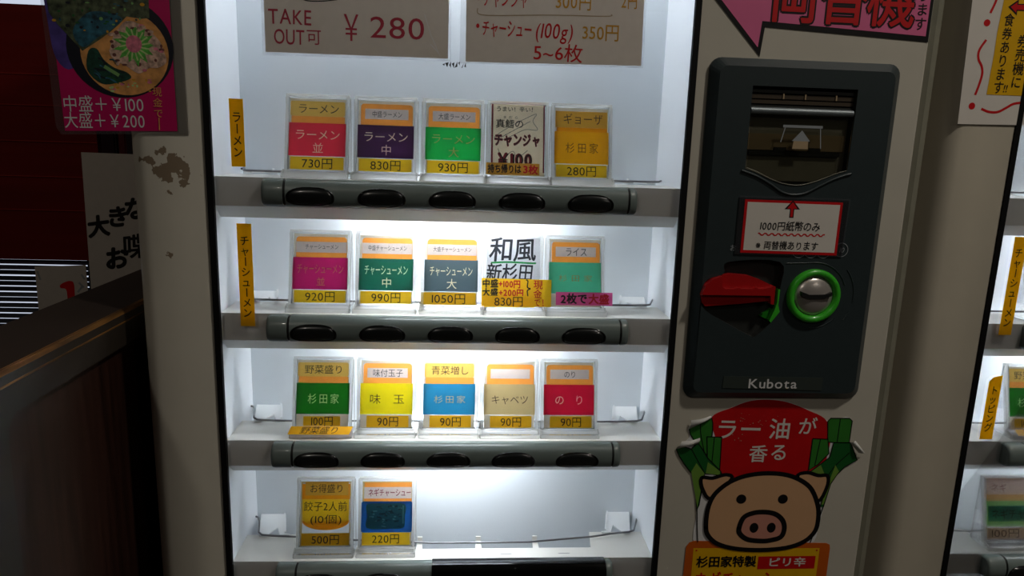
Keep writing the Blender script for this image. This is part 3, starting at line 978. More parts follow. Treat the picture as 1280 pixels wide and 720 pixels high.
r = ticket(1, HX[4], 'acrylic holder with mint green rice card reading ライス and a pink strip', 'ライス', 'grey', 'mint', '杉田家', '', None, 'dullred', t_h=8, narrow=19, main_w=32, gap=1.4, p=(-20, 20, 2.6, 3.2), main_h=6)
a = Art()
a.rect(-16.4, 3.4, 31.6, 14.4, CARD['pinktape'], 26)
a.text('2枚で', -1.2, 8.8, 9.0, INK['black'], 27, w=23, bold=0.035, jit=0.05)
a.text('大盛', 20.0, 8.8, 9.0, INK['red'], 27, w=18, bold=0.035, jit=0.05)
part(a, 'strip_label', r)
# third shelf
ticket(2, HX[0], 'acrylic holder with leaf green card reading 野菜盛り 100円 and a tag on its foot', '野菜盛り', 'gold', 'leaf', '杉田家', '100円', None, 'palegold', main_w=28, gap=1.2, p=(-16, 15, 3.2, 11.4), price_w=19, t_h=8)
ticket(2, HX[1], 'acrylic holder with bright yellow egg card reading 味玉 90円', '味付玉子', 'grey', 'yellow', '味　玉', '90円', None, 'brown', main_w=30, gap=1.0, p=(-16.6, 19.0, 2.2, 12.2), t_h=7.0, narrow=26, main_h=9)
ticket(2, HX[2], 'acrylic holder with sky blue card reading 青菜増し 90円', '青菜増し', 'gold', 'blue', '杉田家', '90円', None, 'bluegrey', main_w=29, gap=1.2, p=(-16.6, 19.0, 2.2, 12.2), t_h=8, main_h=7)
ticket(2, HX[3], 'acrylic holder with beige cabbage card reading キャベツ 90円', '', 'grey', 'beige', 'キャベツ', '90円', None, 'brown', main_w=33, gap=1.0, p=(-16.6, 19.4, 2.2, 12.2), main_h=8.4)
ticket(2, HX[4], 'acrylic holder with crimson seaweed card reading のり 90円', 'のり', 'grey', 'crimson', 'の　り', '90円', None, 'palegold', main_w=26, gap=1.0, p=(-16.6, 20.2, 2.2, 12.2), t_h=6.4, narrow=11, main_h=9)
# fourth shelf
r = place_holder(3, HX[0], 'acrylic holder with orange お得盛り 500円 card on the bottom shelf', 'sample card holders on the shelves')
backing(r, 'beige', 58, low=13.2)
a = Art()
a.rect(-20.6, 42.6, 20.8, 46.0, CARD['orange2'], -1); a.rect(-20.6, 46, -18, 56, CARD['orange2'], -1); a.rect(19.4, 46, 20.8, 56, CARD['orange2'], -1)
a.poly([(20.8, 24)] + arc(0.2, 24, 20.6, 8.4, 0, -180, 14)[1:-1] + [(-20.4, 24), (-19.8, 42.6), (-20.6, 42.6), (-20.6, 46), (-20.8, 22)][0:1] + [(-20.0, 23.9)], CARD['orange2'], -1)
a.rect(-18, 46.0, 19.4, 58.0, CARD['tan'], 0)
a.text('お得盛り', 0.6, 52.0, 8.2, INK['black'], 1, w=30)
a.rect(-20.2, 24.0, 20.4, 42.6, CARD['price'], 0)
a.poly([(20.4, 24)] + arc(0.1, 24, 18.6, 5.0, 0, -180, 12) + [(-20.2, 24)], CARD['price'], 0)
a.text('餃子2人前', -0.2, 36.4, 9.0, INK['black'], 1, w=38)
a.text('(10個)', 0.4, 25.2, 8.6, INK['black'], 1, w=28)
part(a, 'title_label', r)
a = Art()
a.rect(-20.6, 2.4, 20.8, 13.0, CARD['price'], 0)
a.text('500円', 0.4, 7.6, 9.4, INK['black'], 1, w=25)
part(a, 'price_label', r)
r = place_holder(3, HX[1], 'acrylic holder with scuffed blue ネギチャーシュー 220円 card on the bottom shelf', 'sample card holders on the shelves')
backing(r, 'beige', 58, low=2.2)
a = Art()
a.rect(-20.2, 38.6, 21.4, 43, CARD['orange'], -1); a.rect(-20.2, 53, 21.4, 57.2, CARD['orange'], -1)
a.rect(-19.6, 43.0, 21.4, 53.0, CARD['grey'], 0)
a.text('ネギチャーシュー', 2.2, 48.2, 7.0, INK['plum'], 1, w=38, bold=0.012, jit=0.06)
part(a, 'title_label', r)
a = Art()
a.poly(rrect(-22.4, 13.4, 22.2, 40.6, 1.8), CARD['royal'], 1.5)
a.poly(smooth_closed([(-17.6, 38.0), (0, 38.6), (15.6, 38.0), (15.8, 27), (14.6, 17.4), (2, 16.6), (-17.4, 17.2), (-17.0, 28)], 3), CARD['teal'], 2)
rr_ = random.Random(5)
for _k in range(46):
    u, v = rr_.uniform(-16, 11), rr_.uniform(18, 37)
    a.stroke([(u, v), (u + rr_.uniform(1, 4), v + rr_.uniform(-0.8, 0.8))], rr_.uniform(0.4, 1.5), CARD[rr_.choice(['teal2', 'teal3', 'teal3'])], 2.5 + _k * 0.005)
a.rect(13.6, 21, 15.0, 37, CARD['teal2'], 3)
part(a, 'colour_plate', r)
a = Art()
a.rect(-21.4, 2.4, 20.6, 13.2, CARD['price'], 0)
a.text('220円', -0.6, 7.8, 9.4, INK['black'], 1, w=25)
part(a, 'price_label', r)

# tag lying on the foot of the vegetable holder
a = Art()
a.sheet([(-26.4, 0), (24, 0), (26.6, 7.6), (-24.6, 7.6)], 0.25, CARD['price'])
a.text('野菜盛り', -0.4, 3.8, 7.2, INK['black'], 1, w=32, shear=0.35)
_c, _s = math.cos(math.radians(38)), math.sin(math.radians(38))
o = a.build('paper_tag', lambda u, v, n: mm(HX[0] + u, 7.2 + v * _c - n * _s, ROWS[2] + 15.4 + v * _s + n * _c), None, mm(HX[0], 8, ROWS[2] + 15.4))
tag(o, 'slanted yellow paper tag 野菜盛り on the foot of the leaf green card holder', 'label')

# right-hand machine: an identical one beside it
machine2 = copy_tree(machine)
machine2.location.x += DX / 1000
for ch_ in machine2.children:
    if ch_.name.startswith('front_panel'):
        ch_.material_slots[0].link = 'OBJECT'
        ch_.material_slots[0].material = M['bronze']
machine2['label'] = 'second cream ticket machine at the right edge, carrying the poster with red wavy border'

ticket(1, HX[0], 'holder with magenta card in the second machine, barely in the picture', 'チャーシューメン', 'wide', 'magenta', 'チャーシューメン', '920円', '並', 'dullgold', t_h=4.6, narrow=27, main_w=38, sub_h=7.6, dx=DX, group='sample card holders of the second machine')
ticket(2, HX[0], 'holder with green 野菜 card in the second machine beside the トッピング label', '野菜盛り', 'gold', 'leaf', '杉田家', '100円', None, 'palegold', main_w=28, gap=1.2, p=(-16, 15, 3.2, 11.4), price_w=19, t_h=8, dx=DX, group='sample card holders of the second machine')
r = place_holder(3, HX[0] - 3, 'holder with pale card and teal band in the second machine, lowest at the photo edge', 'sample card holders of the second machine', DX)
backing(r, 'palepink', 60)
a = Art()
a.rect(-21.6, 44, 21.6, 59, CARD['palepink'], -1); a.rect(-21.6, 38, 21.6, 44, CARD['limeorange'], -1)
a.text('ネギ', -8, 50.4, 8.0, INK['plum'], 0, w=16)
part(a, 'title_label', r)
a = Art()
a.rect(-22.0, 14, 22.0, 38, CARD['lightgreen'], 1); a.rect(-19.0, 19, 22.0, 33.4, CARD['tealpale'], 1.5)
a.text('ネギチャ', 1, 26.0, 10, INK['navy'], 2, w=34, bold=0.01, jit=0.05)
part(a, 'colour_plate', r)
a = Art()
a.rect(-21.0, 3, 21.0, 13, CARD['cream'], 0); a.text('100円', -2, 8, 9.4, INK['brown'], 1, w=29)
part(a, 'price_label', r)
a = Art()
a.sheet([(-24, 0), (24, 0), (24, 6.0), (-24, 6.0)], 0.25, CARD['price'])
a.text('野菜盛り', 0, 3, 5.6, INK['black'], 1, w=32, shear=0.3)
o = a.build('paper_tag', lambda u, v, n: mm(DX + HX[0] + u + 3, 7.2 + v * _c - n * _s, ROWS[2] + 15.4 + v * _s + n * _c), None, mm(DX + HX[0], 8, ROWS[2] + 15.4))
tag(o, 'yellow paper tag on a holder foot in the second machine', 'label')

# ------------------------------------------------------------------ yellow category labels on the pane
def side_label(txt, x0, x1, z0, z1, label, sk=0.0, notch=False, hh=None):
    a = Art()
    pts = [(x0 + sk, z0), (x1 + sk, z0), (x1, z1), (x0, z1)]
    if notch: pts = [(x0 + sk, z0), (x1 + sk, z0), (x1, z1), (x1 - 3, z1 - 0.6), (x0 + 3.4, z1 - 1.8), (x0, z1 - 5.5)]
    a.sheet(pts, 0.25, M['label'])
    h = hh or (z1 - z0 - 16) / len(txt)
    a.text(txt, (x0 + x1 + sk) / 2, (z0 + z1) / 2 - 1.2, h, M['black'], 1, vert=True, w=min(1.0, 7.4 / h), bold=0.014)
    o = a.build('category_label', face(0.2), None, mm((x0 + x1) / 2, 0.4, z0))
    return tag(o, label, 'label', 'yellow category labels')
side_label('ラーメン', -167.2, -156.9, 18.8, 68.8, 'yellow upright label reading ラーメン above the top button bar', hh=8.6)
side_label('チャーシューメン', -165.6, -154.5, -106.0, -24.4, 'yellow upright label reading チャーシューメン left of the magenta card')
side_label('チャーシューメン', DX - 169.6, DX - 158.4, -105.2, -20.6, 'yellow upright label reading チャーシューメン on the second machine')
side_label('トッピング', DX - 170.6, DX - 159.0, -200.6, -141.6, 'yellow upright label reading トッピング on the second machine', notch=True)

# ------------------------------------------------------------------ notices taped to the pane
a = Art()
a.sheet([(-140.6, 100.6), (-3.2, 101.4), (-2.6, 235), (-141.0, 235)], 0.3, M['film'])
a.poly([(-138.6, 102.8), (-5.0, 103.3), (-4.6, 234), (-138.6, 234)], M['papert'], 1)
a.text('TAKE', -120.4, 128.4, 15.0, M['pinkink'], 2, w=32, bold=0.006, jit=0.04)
a.text('OUT', -121.2, 114.6, 15.0, M['pinkink'], 2, w=23, bold=0.006, jit=0.04)
a.text('可', -103.4, 114.6, 12.0, M['pinkink'], 2, w=11.5, bold=0.0)
a.text('￥', -76.2, 122.6, 26, M['pinkink'], 2, w=17, bold=0.0)
a.text('280', -42.6, 124.0, 21.5, M['pinkink'], 2, w=42, bold=0.0, step=1.2)
a.stroke(smooth_open([(-112, 141.6), (-108, 139.8), (-98, 139.8), (-86, 141.4)]), 0.8, M['black'], 2)
a.text('ギョーザ', -70, 160, 26, M['pinkink'], 2, w=100, bold=0.0)
a.stroke([(-22.6, 134), (-18, 120), (-11, 105)], 0.35, M['white'], 2); a.stroke([(-18, 113), (-12, 107)], 0.35, M['white'], 2)
o = a.build('takeout_notice', face(-1.6), None, mm(-72, -1.4, 101))
tag(o, 'brownish taped sheet reading TAKE OUT 可 ¥280 at the top of the pane', 'notice', 'sheets taped to the pane')
a = Art()
a.sheet([(3.6, 100.4), (143.6, 102.2), (141.6, 236), (4.6, 236)], 0.3, M['film'])
a.poly([(8.2, 101.6), (142.0, 103.7), (139.8, 235), (7.4, 235)], M['papert'], 1)
a.ell(16.8, 127.6, 1.2, 1.6, M['redink'], 2)
a.text('チャーシュー', 38.6, 126.4, 13.0, M['redink'], 2, w=38, bold=0.008, jit=0.07, shear=0.1)
a.text('(100g)', 74.6, 126.6, 15.0, M['redink'], 2, w=29, bold=0.006, jit=0.03, shear=0.15)
a.text('350円', 109.4, 126.6, 13.0, M['ochreink'], 2, w=29, bold=0.006, jit=0.04)
a.text('5~6枚', 77.6, 110.6, 13.4, M['redink'], 2, w=38, bold=0.006, jit=0.04)
a.ell(17.0, 147, 1.2, 1.4, M['redink'], 2)
a.text('チャンジャ', 37.0, 147.6, 14.0, M['redink'], 2, w=34, bold=0.008, jit=0.07, shear=0.1)
a.text('300円', 88.0, 147.6, 13.0, M['ochreink'], 2, w=28, bold=0.006, jit=0.04)
a.text('2円', 130.0, 150.0, 13.0, M['ochreink'], 2, w=13, bold=0.006, jit=0.04)
a.stroke(smooth_open([(16.4, 140), (17.4, 136), (30, 135.4), (70, 137.4), (113, 138.4), (116.6, 140)]), 0.7, M['rail'], 2)
o = a.build('price_notice', face(-1.6), None, mm(75, -1.4, 101))
tag(o, 'brownish taped sheet reading チャーシュー(100g) 350円 at the top of the pane', 'notice', 'sheets taped to the pane')
# tape residue between the two notices
b = MB()
rr_ = random.Random(3)
for _k in range(8):
    x = -8.5 + _k * 2.3
    pts = [(x + rr_.uniform(-1, 0), 99 + rr_.uniform(-2, 2)), (x + rr_.uniform(0.4, 1.6), 98.5 + rr_.uniform(-2, 1)), (x + rr_.uniform(0.2, 1.8), 100 + rr_.uniform(0, 2))]
    b.prism(pts, 'y', 0.35, 0.55, M['black'])
b.build('tape_residue', machine)

# ------------------------------------------------------------------ stickers on the machine front
a = Art()
arrow = [(176, 175), (234.6, 114.4), (236.6, 136.2), (368.4, 130.4), (368.4, 250), (236.6, 250), (234.6, 235)]
a.sheet(arrow, 0.3, M['blackedge'])
a.poly([(181, 175), (232.4, 121.0), (234.0, 140.4), (365.8, 134.6), (365.8, 247), (234.0, 247), (232.6, 229)], M['pink'], 1)
for j, (ch, cx_) in enumerate((('両', 257.6), ('替', 297.0), ('機', 335.0))):
    a.text(ch, cx_, 160.4, 44, M['blackedge'], 2 + 0.1 * j, w=40, bold=0.045)
    a.text(ch, cx_, 160.4, 44, M['redink'], 3.4 + 0.1 * j, w=40, bold=0.012)
a.text('あります', 360.0, 159.5, 10.6, M['black'], 2, vert=True, bold=0.014, jit=0.05)
o = a.build('arrow_sticker', face(-0.5), None, mm(270, -0.3, 115))
tag(o, 'glossy pink arrow sticker with black border and red 両替機 lettering', 'sticker')

a = Art()
note = [(230.6, -37.4), (310.8, -38.2), (311.0, 4.6), (230.6, 5.2)]
a.sheet([(226.0, -38.8), (315.6, -39.4), (317, 7.4), (226.0, 7.8)], 0.25, M['film'])
a.poly(note, M['redink'], 1)
a.poly([(232.8, -35.2), (308.6, -36.0), (308.8, 2.6), (232.8, 3.2)], M['paperw'], 2)
a.poly([(269.6, 5.4), (276, -1.8), (271.4, -1.8), (271.4, -8.6), (267.8, -8.6), (267.8, -1.8), (263.2, -1.8)], M['black'], 2.6)
a.poly([(269.6, 4.0), (273.8, -1.2), (270.6, -1.2), (270.6, -7.8), (268.6, -7.8), (268.6, -1.2), (265.4, -1.2)], M['redink'], 3)
a.text('1000円紙幣のみ', 269.6, -15.4, 8.0, M['black'], 3, w=50, bold=0.016, jit=0.04, shear=0.08)
a.stroke([(243.6 + i * 1.35, -22.2 + (0.7 if i % 4 < 2 else -0.7)) for i in range(42)], 1.1, M['redink'], 3)
a.text('※両替機あります', 268.6, -31.0, 7.4, M['black'], 3, w=52, bold=0.016, jit=0.05, shear=0.05)
o = a.build('paper_note', face(-8.95), None, mm(270, -9, -39))
tag(o, 'white note with red border reading 1000円紙幣のみ taped on the coin panel', 'note')

def ribbon(a_, frame_pts, mat): pass

a = Art()
body = smooth_closed([(222.6, -180.0), (240.2, -171.5), (254.6, -165.8), (270.8, -164.3), (287.5, -166.4), (307.6, -173.9), (325.0, -183.5), (346, -181), (347.4, -202.5), (356.6, -219.8), (344, -229), (335.4, -241.6), (330, -280), (322, -302), (270, -309), (220, -302), (217.5, -266), (213.3, -238.2), (204, -226), (195, -211), (205, -199), (204, -189)], 4)
a.sheet(body, 0.3, M['white'])
a.poly(smooth_closed([(222.6, -181.0), (240.2, -171.8), (254.6, -166.1), (270.8, -164.7), (287.5, -166.8), (307.6, -174.2), (325.5, -184.6), (330, -210), (316, -236), (240, -238), (228, -200)], 5), M['stred'], 1)
def leek(pts, mat, lay=2, sm=3, lines=()):
    a.poly(smooth_closed(pts, sm) if sm > 1 else pts, mat, lay)
    a.outline(smooth_closed(pts, sm) if sm > 1 else pts, 1.0, M['blackedge'], lay + 0.7)
    for ln in lines: a.stroke(smooth_open(ln), 0.8, M['blackedge'], lay + 0.8)
leek([(204.2, -192.0), (213.6, -185.3), (222.8, -181.4), (224.6, -197.7), (221.0, -215.1), (211.9, -205.1)], M['leek2'], 2, 3, [[(213.5, -186), (214.6, -196), (219, -212)]])
leek([(220.2, -198.3), (233.2, -198.7), (234.2, -229.1), (223.0, -224.8)], M['leek2'], 3, 1, [[(226.8, -198.6), (226.6, -226)]])
leek([(194.3, -209.8), (200.5, -207.3), (207.5, -209.4), (213.2, -204.4), (222.6, -218.0), (235, -230), (234.8, -234.2), (221.1, -232.5), (219.6, -250), (217.2, -268), (213.3, -238.2), (208.6, -231.0), (201.8, -222.7)], M['leek'], 4, 2, [[(207.5, -209.6), (215, -222), (221, -232)]])
a.poly([(209, -230.6), (213, -222.6), (220.8, -232), (218.8, -250), (217.2, -264)], M['leek3'], 5)
a.poly([(223, -221.6), (234.6, -230.2), (234.6, -233.6), (222, -232)], M['leek3'], 5)
leek([(325.8, -184), (328.2, -181.2), (345, -181.2), (347.7, -183.6), (347.6, -204.5), (328.1, -203.0)], M['leek2'], 2, 1, [[(336.8, -181.6), (336.6, -203)]])
leek([(314.2, -200.0), (327.9, -200.4), (330.5, -213.7), (321.9, -223.9), (313.8, -229.6)], M['leek2'], 3, 1, [[(321.2, -200.4), (319, -225)]])
leek([(333.5, -203.5), (349.0, -203.7), (356.8, -219.8), (346.1, -226.4), (340.0, -233.7), (335.4, -242.6), (331.5, -264.4), (328.6, -264.4), (331.3, -247.5), (329.6, -236.9), (314.2, -231.8), (331.5, -217.2)], M['leek'], 4, 1, [[(349, -213), (337, -226), (330.6, -238)]])
a.poly([(337.6, -224.6), (341.6, -230.6), (335.2, -241.8), (331.4, -262), (329.4, -262), (332, -247)], M['leek3'], 5)
a.poly([(315.6, -231.2), (324.4, -224.4), (330.4, -236.4)], M['leek3'], 5)
for ch, cx_, cz_, hh_ in (('ラ', 237.3, -191.4, 20), ('ー', 258.2, -191.6, 21), ('油', 284.0, -191.2, 20), ('が', 308.4, -188.6, 17), ('香', 267.1, -214.0, 17), ('る', 285.4, -212.6, 17)):
    a.text(ch, cx_, cz_, hh_, M['paperw'], 2.5, bold=0.012, rot=-0.02)
rr_ = random.Random(11)
for _k in range(26):
    u, v = rr_.choice([(249, -181), (264, -186), (275, -182), (246, -199)])
    u += rr_.uniform(-7, 7); v += rr_.uniform(-4, 4)
    a.ell(u, v, rr_.uniform(0.2, 0.6), rr_.uniform(0.2, 0.6), M['snout'], 2.9)
# pig face
earl = smooth_closed([(218.6, -236.2), (228.5, -236.4), (239.9, -233.2), (245.4, -237.4), (229, -255.5), (220.5, -247)], 4)
earr = smooth_closed([(304.6, -236.2), (312.5, -231.4), (323, -234.2), (331.6, -234.6), (332.2, -245.5), (324.5, -258.4)], 4)
for e in (earl, earr):
    a.poly(e, M['skin'], 7); a.outline(e, 3.4, M['blackedge'], 7.5)
headp = [(226.4, -281.9), (229.0, -290.7), (238.1, -299.0), (255.0, -304.0), (278.5, -305.6), (301.8, -303.6), (317.2, -297.8), (325.6, -289.1), (327.9, -278.9), (326.4, -264), (319.0, -248.0), (309.0, -239.4), (294.8, -233.6), (277.8, -231.9), (261.3, -233.5), (248.0, -237.9), (237.8, -244.8), (230.4, -253.5), (226.6, -266)]
hp = smooth_closed(headp, 4)
a.poly(hp, M['skin'], 8.5); a.outline(hp, 4.2, M['blackedge'], 9)
for ex, ez in ((255.8, -256.2), (293.4, -256.4)): a.ell(ex, ez, 4.5, 4.4, M['blackedge'], 9.5)
sn = smooth_closed([(256.4, -285.1), (259.2, -274.5), (266.1, -270.1), (275.8, -268.6), (287.2, -270.3), (295.0, -276.3), (297.8, -284.7), (295.4, -293.0), (285.5, -296.2), (277.7, -296.7), (265.8, -295.2), (258.8, -290.7)], 4)
a.poly(sn, M['snout'], 9.5); a.outline(sn, 4.6, M['blackedge'], 10)
for ex in (270.0, 285.8): a.ell(ex, -283.8, 4.0, 4.8, M['blackedge'], 10)
# yellow sign the head rests on
a.sheet([(u, v) for u, v in [(209.8, -345), (210.4, -302), (213, -298), (217.5, -296.4), (338.7, -299.8), (342.0, -301.4), (342.7, -305), (342.7, -345)]], 0.25, M['orange'], base=0.3)
a.stroke([(217.2, -266), (218.6, -282), (220.4, -297.5)], 0.9, M['blackedge'], 6)
a.stroke([(331.4, -264), (327.6, -282), (323.5, -299)], 0.9, M['blackedge'], 6)
a.poly([(217.2, -303.4), (333.0, -304.6), (332.9, -345), (217.3, -345)], M['yel'], 4)
a.text('杉田家特製', 248.2, -316.9, 11.4, M['blackedge'], 6, w=55, bold=0.03)
a.rect(277.2, -324.8, 330.2, -312.2, M['stred'], 5)
a.text('ピリ辛', 304.0, -318.0, 9.4, M['paperw'], 6, w=36, bold=0.02)
a.text('ネギチャーシュー', 270, -334.2, 15.0, M['stred'], 6, w=100, bold=0.02)
for du in (220, 330.5): a.ell(du, -305.6 if du < 300 else -306.6, 0.9, 0.8, M['stred'], 6)
pig = a.build('pig_sticker', face(-0.5), None, mm(270, -0.3, -345))
tag(pig, 'round pig face sticker with leeks and red ラー油が香る dome below the coin panel', 'sticker')
def curl(p0, p1, p2, p3, name):
    """peeled corner, bent away from the door"""
    b = MB()
    b.fr = mm
    n = 7
    rows = []
    for i in range(n):
        t = i / (n - 1)
        A = Vector(p0).lerp(Vector(p3), t); Bv = Vector(p1).lerp(Vector(p2), t)
        row = []
        for j in range(6):
            s_ = j / 5
            q = A.lerp(Bv, s_)
            row.append((q.x, -0.9 - 5.0 * math.sin(s_ * math.pi * 0.8) * (0.4 + 0.6 * math.sin(t * math.pi)), q.y))
        rows.append(row)
    b.loft(rows, M['peel'], caps=False, closed=False)
    return b.build(name, pig)
curl((194.3, -209.6), (198.1, -202.0), (213.9, -198.8), (213.2, -204.6), 'peeled_corner')
curl((204.2, -191.4), (204.7, -182.9), (221.6, -178.8), (222.7, -181.3), 'peeled_corner')
curl((348.2, -203.5), (351.8, -201.0), (362.1, -212.6), (356.9, -212.8), 'peeled_corner')

# ------------------------------------------------------------------ poster with the noodle bowl (left)
a = Art()
a.sheet([(-297.5, 230), (-291.8, 44), (-288.5, 38.6), (-196.4, 42.0), (-197.5, 234)], 0.4, M['film'])
mag = [(-291.4, 228), (-285.6, 41.4), (-205.0, 43.6), (-205.8, 232)]
a.poly(mag, M['magenta'], 1)
a.poly(smooth_closed([(-290.6, 116), (-287, 92), (-276, 86), (-262, 110), (-262, 150), (-291, 160)], 4), M['violet'], 1.5)
def ellp(cu, cv, ru, rv, rot_, mat, lay):
    c, s_ = math.cos(rot_), math.sin(rot_)
    a.poly([(cu + ru * math.cos(t) * c - rv * math.sin(t) * s_, cv + ru * math.cos(t) * s_ + rv * math.sin(t) * c) for t in [2 * math.pi * k / 40 for k in range(40)]], mat, lay)
ellp(-242.0, 101.5, 37.6, 35.0, 0.1, M['bowl'], 2)
ellp(-239.0, 98.0, 31.0, 29.6, 0.1, M['soup'], 2.4)
nori = [(-291.5, 150), (-289.4, 124), (-284, 116), (-268.4, 98.4), (-256, 106.5), (-247.8, 112.4), (-240.6, 118.6), (-235.8, 123.4), (-226, 122.2), (-220.0, 123.0), (-219.4, 150)]
a.poly(nori, M['nori'], 3)
a.poly(smooth_closed([(-268, 101), (-257, 108), (-247, 114), (-239, 122), (-252, 126), (-264, 124), (-274, 112)], 4), M['norib'], 3.3)
a.poly(smooth_closed([(-264.2, 98.6), (-258.4, 100.4), (-254, 93), (-247, 87.6), (-238.6, 84.7), (-235.7, 80.6), (-245.4, 77.0), (-256.7, 76.0), (-266, 85.0)], 4), M['spinach'], 3.6)
rr_ = random.Random(9)
for _k in range(22):
    u, v = rr_.uniform(-264, -246), rr_.uniform(79, 95)
    a.stroke(smooth_open([(u, v), (u + rr_.uniform(1, 4), v - rr_.uniform(0, 2)), (u + rr_.uniform(4, 9), v - rr_.uniform(1, 5))], 3), rr_.uniform(0.4, 1.2), M[rr_.choice(['spinach', 'leek', 'norib', 'bowl'])], 3.65 + 0.01 * _k)
for _k in range(24):
    u, v = rr_.uniform(-252, -222), rr_.uniform(71, 80)
    a.ell(u, v, rr_.uniform(0.6, 1.8), rr_.uniform(0.4, 1.0), M[rr_.choice(['onion2', 'rose', 'ochreink'])], 2.5 + 0.01 * _k)
for _k in range(90):
    u, v = rr_.uniform(-288, -222), rr_.uniform(112, 148)
    if v > 98 + (u + 268) * -0.9 or u > -268: a.ell(u, v, rr_.uniform(0.5, 1.8), rr_.uniform(0.4, 1.2), M[rr_.choice(['ochreink', 'leek', 'stalk', 'norib', 'nori', 'bowl'])], 3.4 + 0.002 * _k)
a.stroke([(-254, 88.2), (-244, 82.2)], 2.4, M['stalk'], 3.95)
rr_ = random.Random(21)
a.poly(smooth_closed([(-249.4, 97.4), (-246.6, 108), (-242.6, 114.2), (-236, 120.4), (-226, 118), (-215, 109), (-211.7, 101.6), (-209.8, 93.0), (-216, 88.6), (-222.1, 88.3), (-229.9, 84.0), (-238.8, 89.4), (-245, 92)], 3), M['meat'], 4)
for _k in range(34):
    t = rr_.uniform(0, 6.28); q = rr_.uniform(13, 19)
    u, v = -231 + q * math.cos(t) * 1.05, 101.6 + q * math.sin(t) * 0.86
    a.ell(u, v, rr_.uniform(0.8, 2.2), rr_.uniform(0.6, 1.5), M[rr_.choice(['meatdk', 'meat', 'rose'])], 4.3 + 0.01 * _k)
star = []
for k in range(26):
    q = (14.4 if k % 2 == 0 else 9.4) * rr_.uniform(0.9, 1.08)
    star.append((-231.6 + q * math.cos(k / 26 * 2 * math.pi), 104.0 + q * 0.98 * math.sin(k / 26 * 2 * math.pi)))
a.poly(star, M['onion'], 5)
for k in range(16):
    t = k / 16 * 2 * math.pi
    a.stroke([(-231.6 + 4 * math.cos(t), 104 + 4 * math.sin(t)), (-231.6 + 11 * math.cos(t + 0.15), 104 + 11 * math.sin(t + 0.15))], 1.1, M['onion2'], 5.3)
ellp(-232.0, 104.6, 5.6, 6.0, 0, M['rose'], 5.6)
a.text('中盛＋￥100', -256.8, 61.4, 12.6, M['white'], 3, w=58, rot=0.02)
a.text('大盛＋￥200', -256.8, 49.6, 12.6, M['white'], 3, w=58, rot=0.02)
a.text('現金で', -217.8, 63.6, 7.0, M['soup'], 6, vert=True, step=1.1)
a.stroke([(-217.6, 53.0), (-217.8, 44.0)], 0.7, M['soup'], 6)
o = a.build('bowl_poster', face(-1.0), None, mm(-245, -0.6, 40))
tag(o, 'laminated magenta poster of a noodle bowl with 中盛+¥100 prices, left of the machine window', 'poster')

# ------------------------------------------------------------------ poster on the second machine
a = Art()
a.sheet([(402.4, 69.1), (520, 71), (520, 240), (396.6, 240)], 0.4, M['paperw'])
a.stroke(smooth_open([(423.0, 185), (420.0, 170), (418.2, 162.0), (415.4, 153.9)]), 1.9, M['redink'], 1)
a.ell(413.9, 146.6, 2.7, 2.6, M['redink'], 1)
a.stroke(smooth_open([(415.4, 134.0), (411.0, 126), (411.4, 119.5), (415.0, 114), (416.4, 108), (415.0, 99), (413.2, 92.0)]), 1.9, M['redink'], 1)
a.ell(412.0, 83.4, 2.7, 2.7, M['redink'], 1)
a.stroke(smooth_open([(420.2, 81.6), (427, 79.4), (434.4, 79.6), (441, 83.0), (447, 86.4), (456, 87.4), (466, 86), (476, 82), (486, 80)]), 1.9, M['redink'], 1)
a.poly([(425.4, 190), (424.6, 161), (423.4, 140), (423.6, 124.1), (422.6, 92.7), (500, 92.7), (500, 190)], M['yel'], 2)
a.text('食券あります', 431.6, 124.0, 10.2, M['black'], 3, vert=True, w=0.85, bold=0.012, jit=0.05)
a.text('!!', 437.6, 98.0, 8.0, M['black'], 3, bold=0.012, shear=0.1)
a.text('券売機に', 445.6, 118.6, 10.4, M['black'], 3, vert=True, w=0.9, bold=0.012, jit=0.05)
a.poly([(429.0, 159.0), (437, 165), (437, 161.6), (470, 163), (470, 157), (437, 156.4), (437, 153)], M['black'], 3)
a.poly([(431.0, 159.0), (436.2, 163), (436.2, 160.8), (470, 162.2), (470, 157.8), (436.2, 157.2), (436.2, 155)], M['redink'], 3.5)
o = a.build('wavy_border_poster', face(-1.0), None, mm(450, -0.6, 69))
tag(o, 'white poster with red wavy border and yellow 食券あります!! panel on the second machine', 'poster')

# ------------------------------------------------------------------ wooden divider on the left
m_wood = pm('dark walnut laminate', (56, 34, 27), rough=0.3, var=0.4, scale=22, stretch=(6, 6, 0.4), coat=0.15)
m_cap = pm('dark brown capping', (44, 33, 27), rough=0.6, var=0.2, scale=30, stretch=(1, 0.2, 1))
m_band = pm('grey brown edge band', (54, 47, 41), rough=0.35, var=0.15, scale=40, stretch=(1, 0.15, 1))
m_worn = pm('worn golden edge', (124, 86, 42), rough=0.4, var=0.7, scale=70, stretch=(1, 0.25, 3))
div = thing('divider', 'low dark wooden divider with worn gold edged capping left of the machine', 'divider', mm(-290, 300, FLOOR))
b = MB()
b.prism([(-320, -118), (-320, -97), (-318, -95.6), (-263.6, -98.2), (-263.0, -99), (-262.6, -126)], 'y', -200, 900, m_cap)
b.build('capping', div)
b = MB()
b.box(-262.9, -261.6, -199, 900, -127, -101.5, m_band)
b.build('edge_band', div)
b = MB()
b.prism([(-264.6, -98.0), (-262.6, -98.6), (-261.5, -101.4), (-262.5, -102.0)], 'y', -199.5, 900, m_worn)
b.prism([(-261.6, -107.2), (-261.2, -107.6), (-261.2, -108.4), (-261.6, -108.8)], 'y', -199.5, 900, m_worn)
b.build('worn_edge', div)
b = MB()
b.box(-314, -268, -190, 890, FLOOR, -118, m_wood)
b.build('side_panel', div)
b = MB()
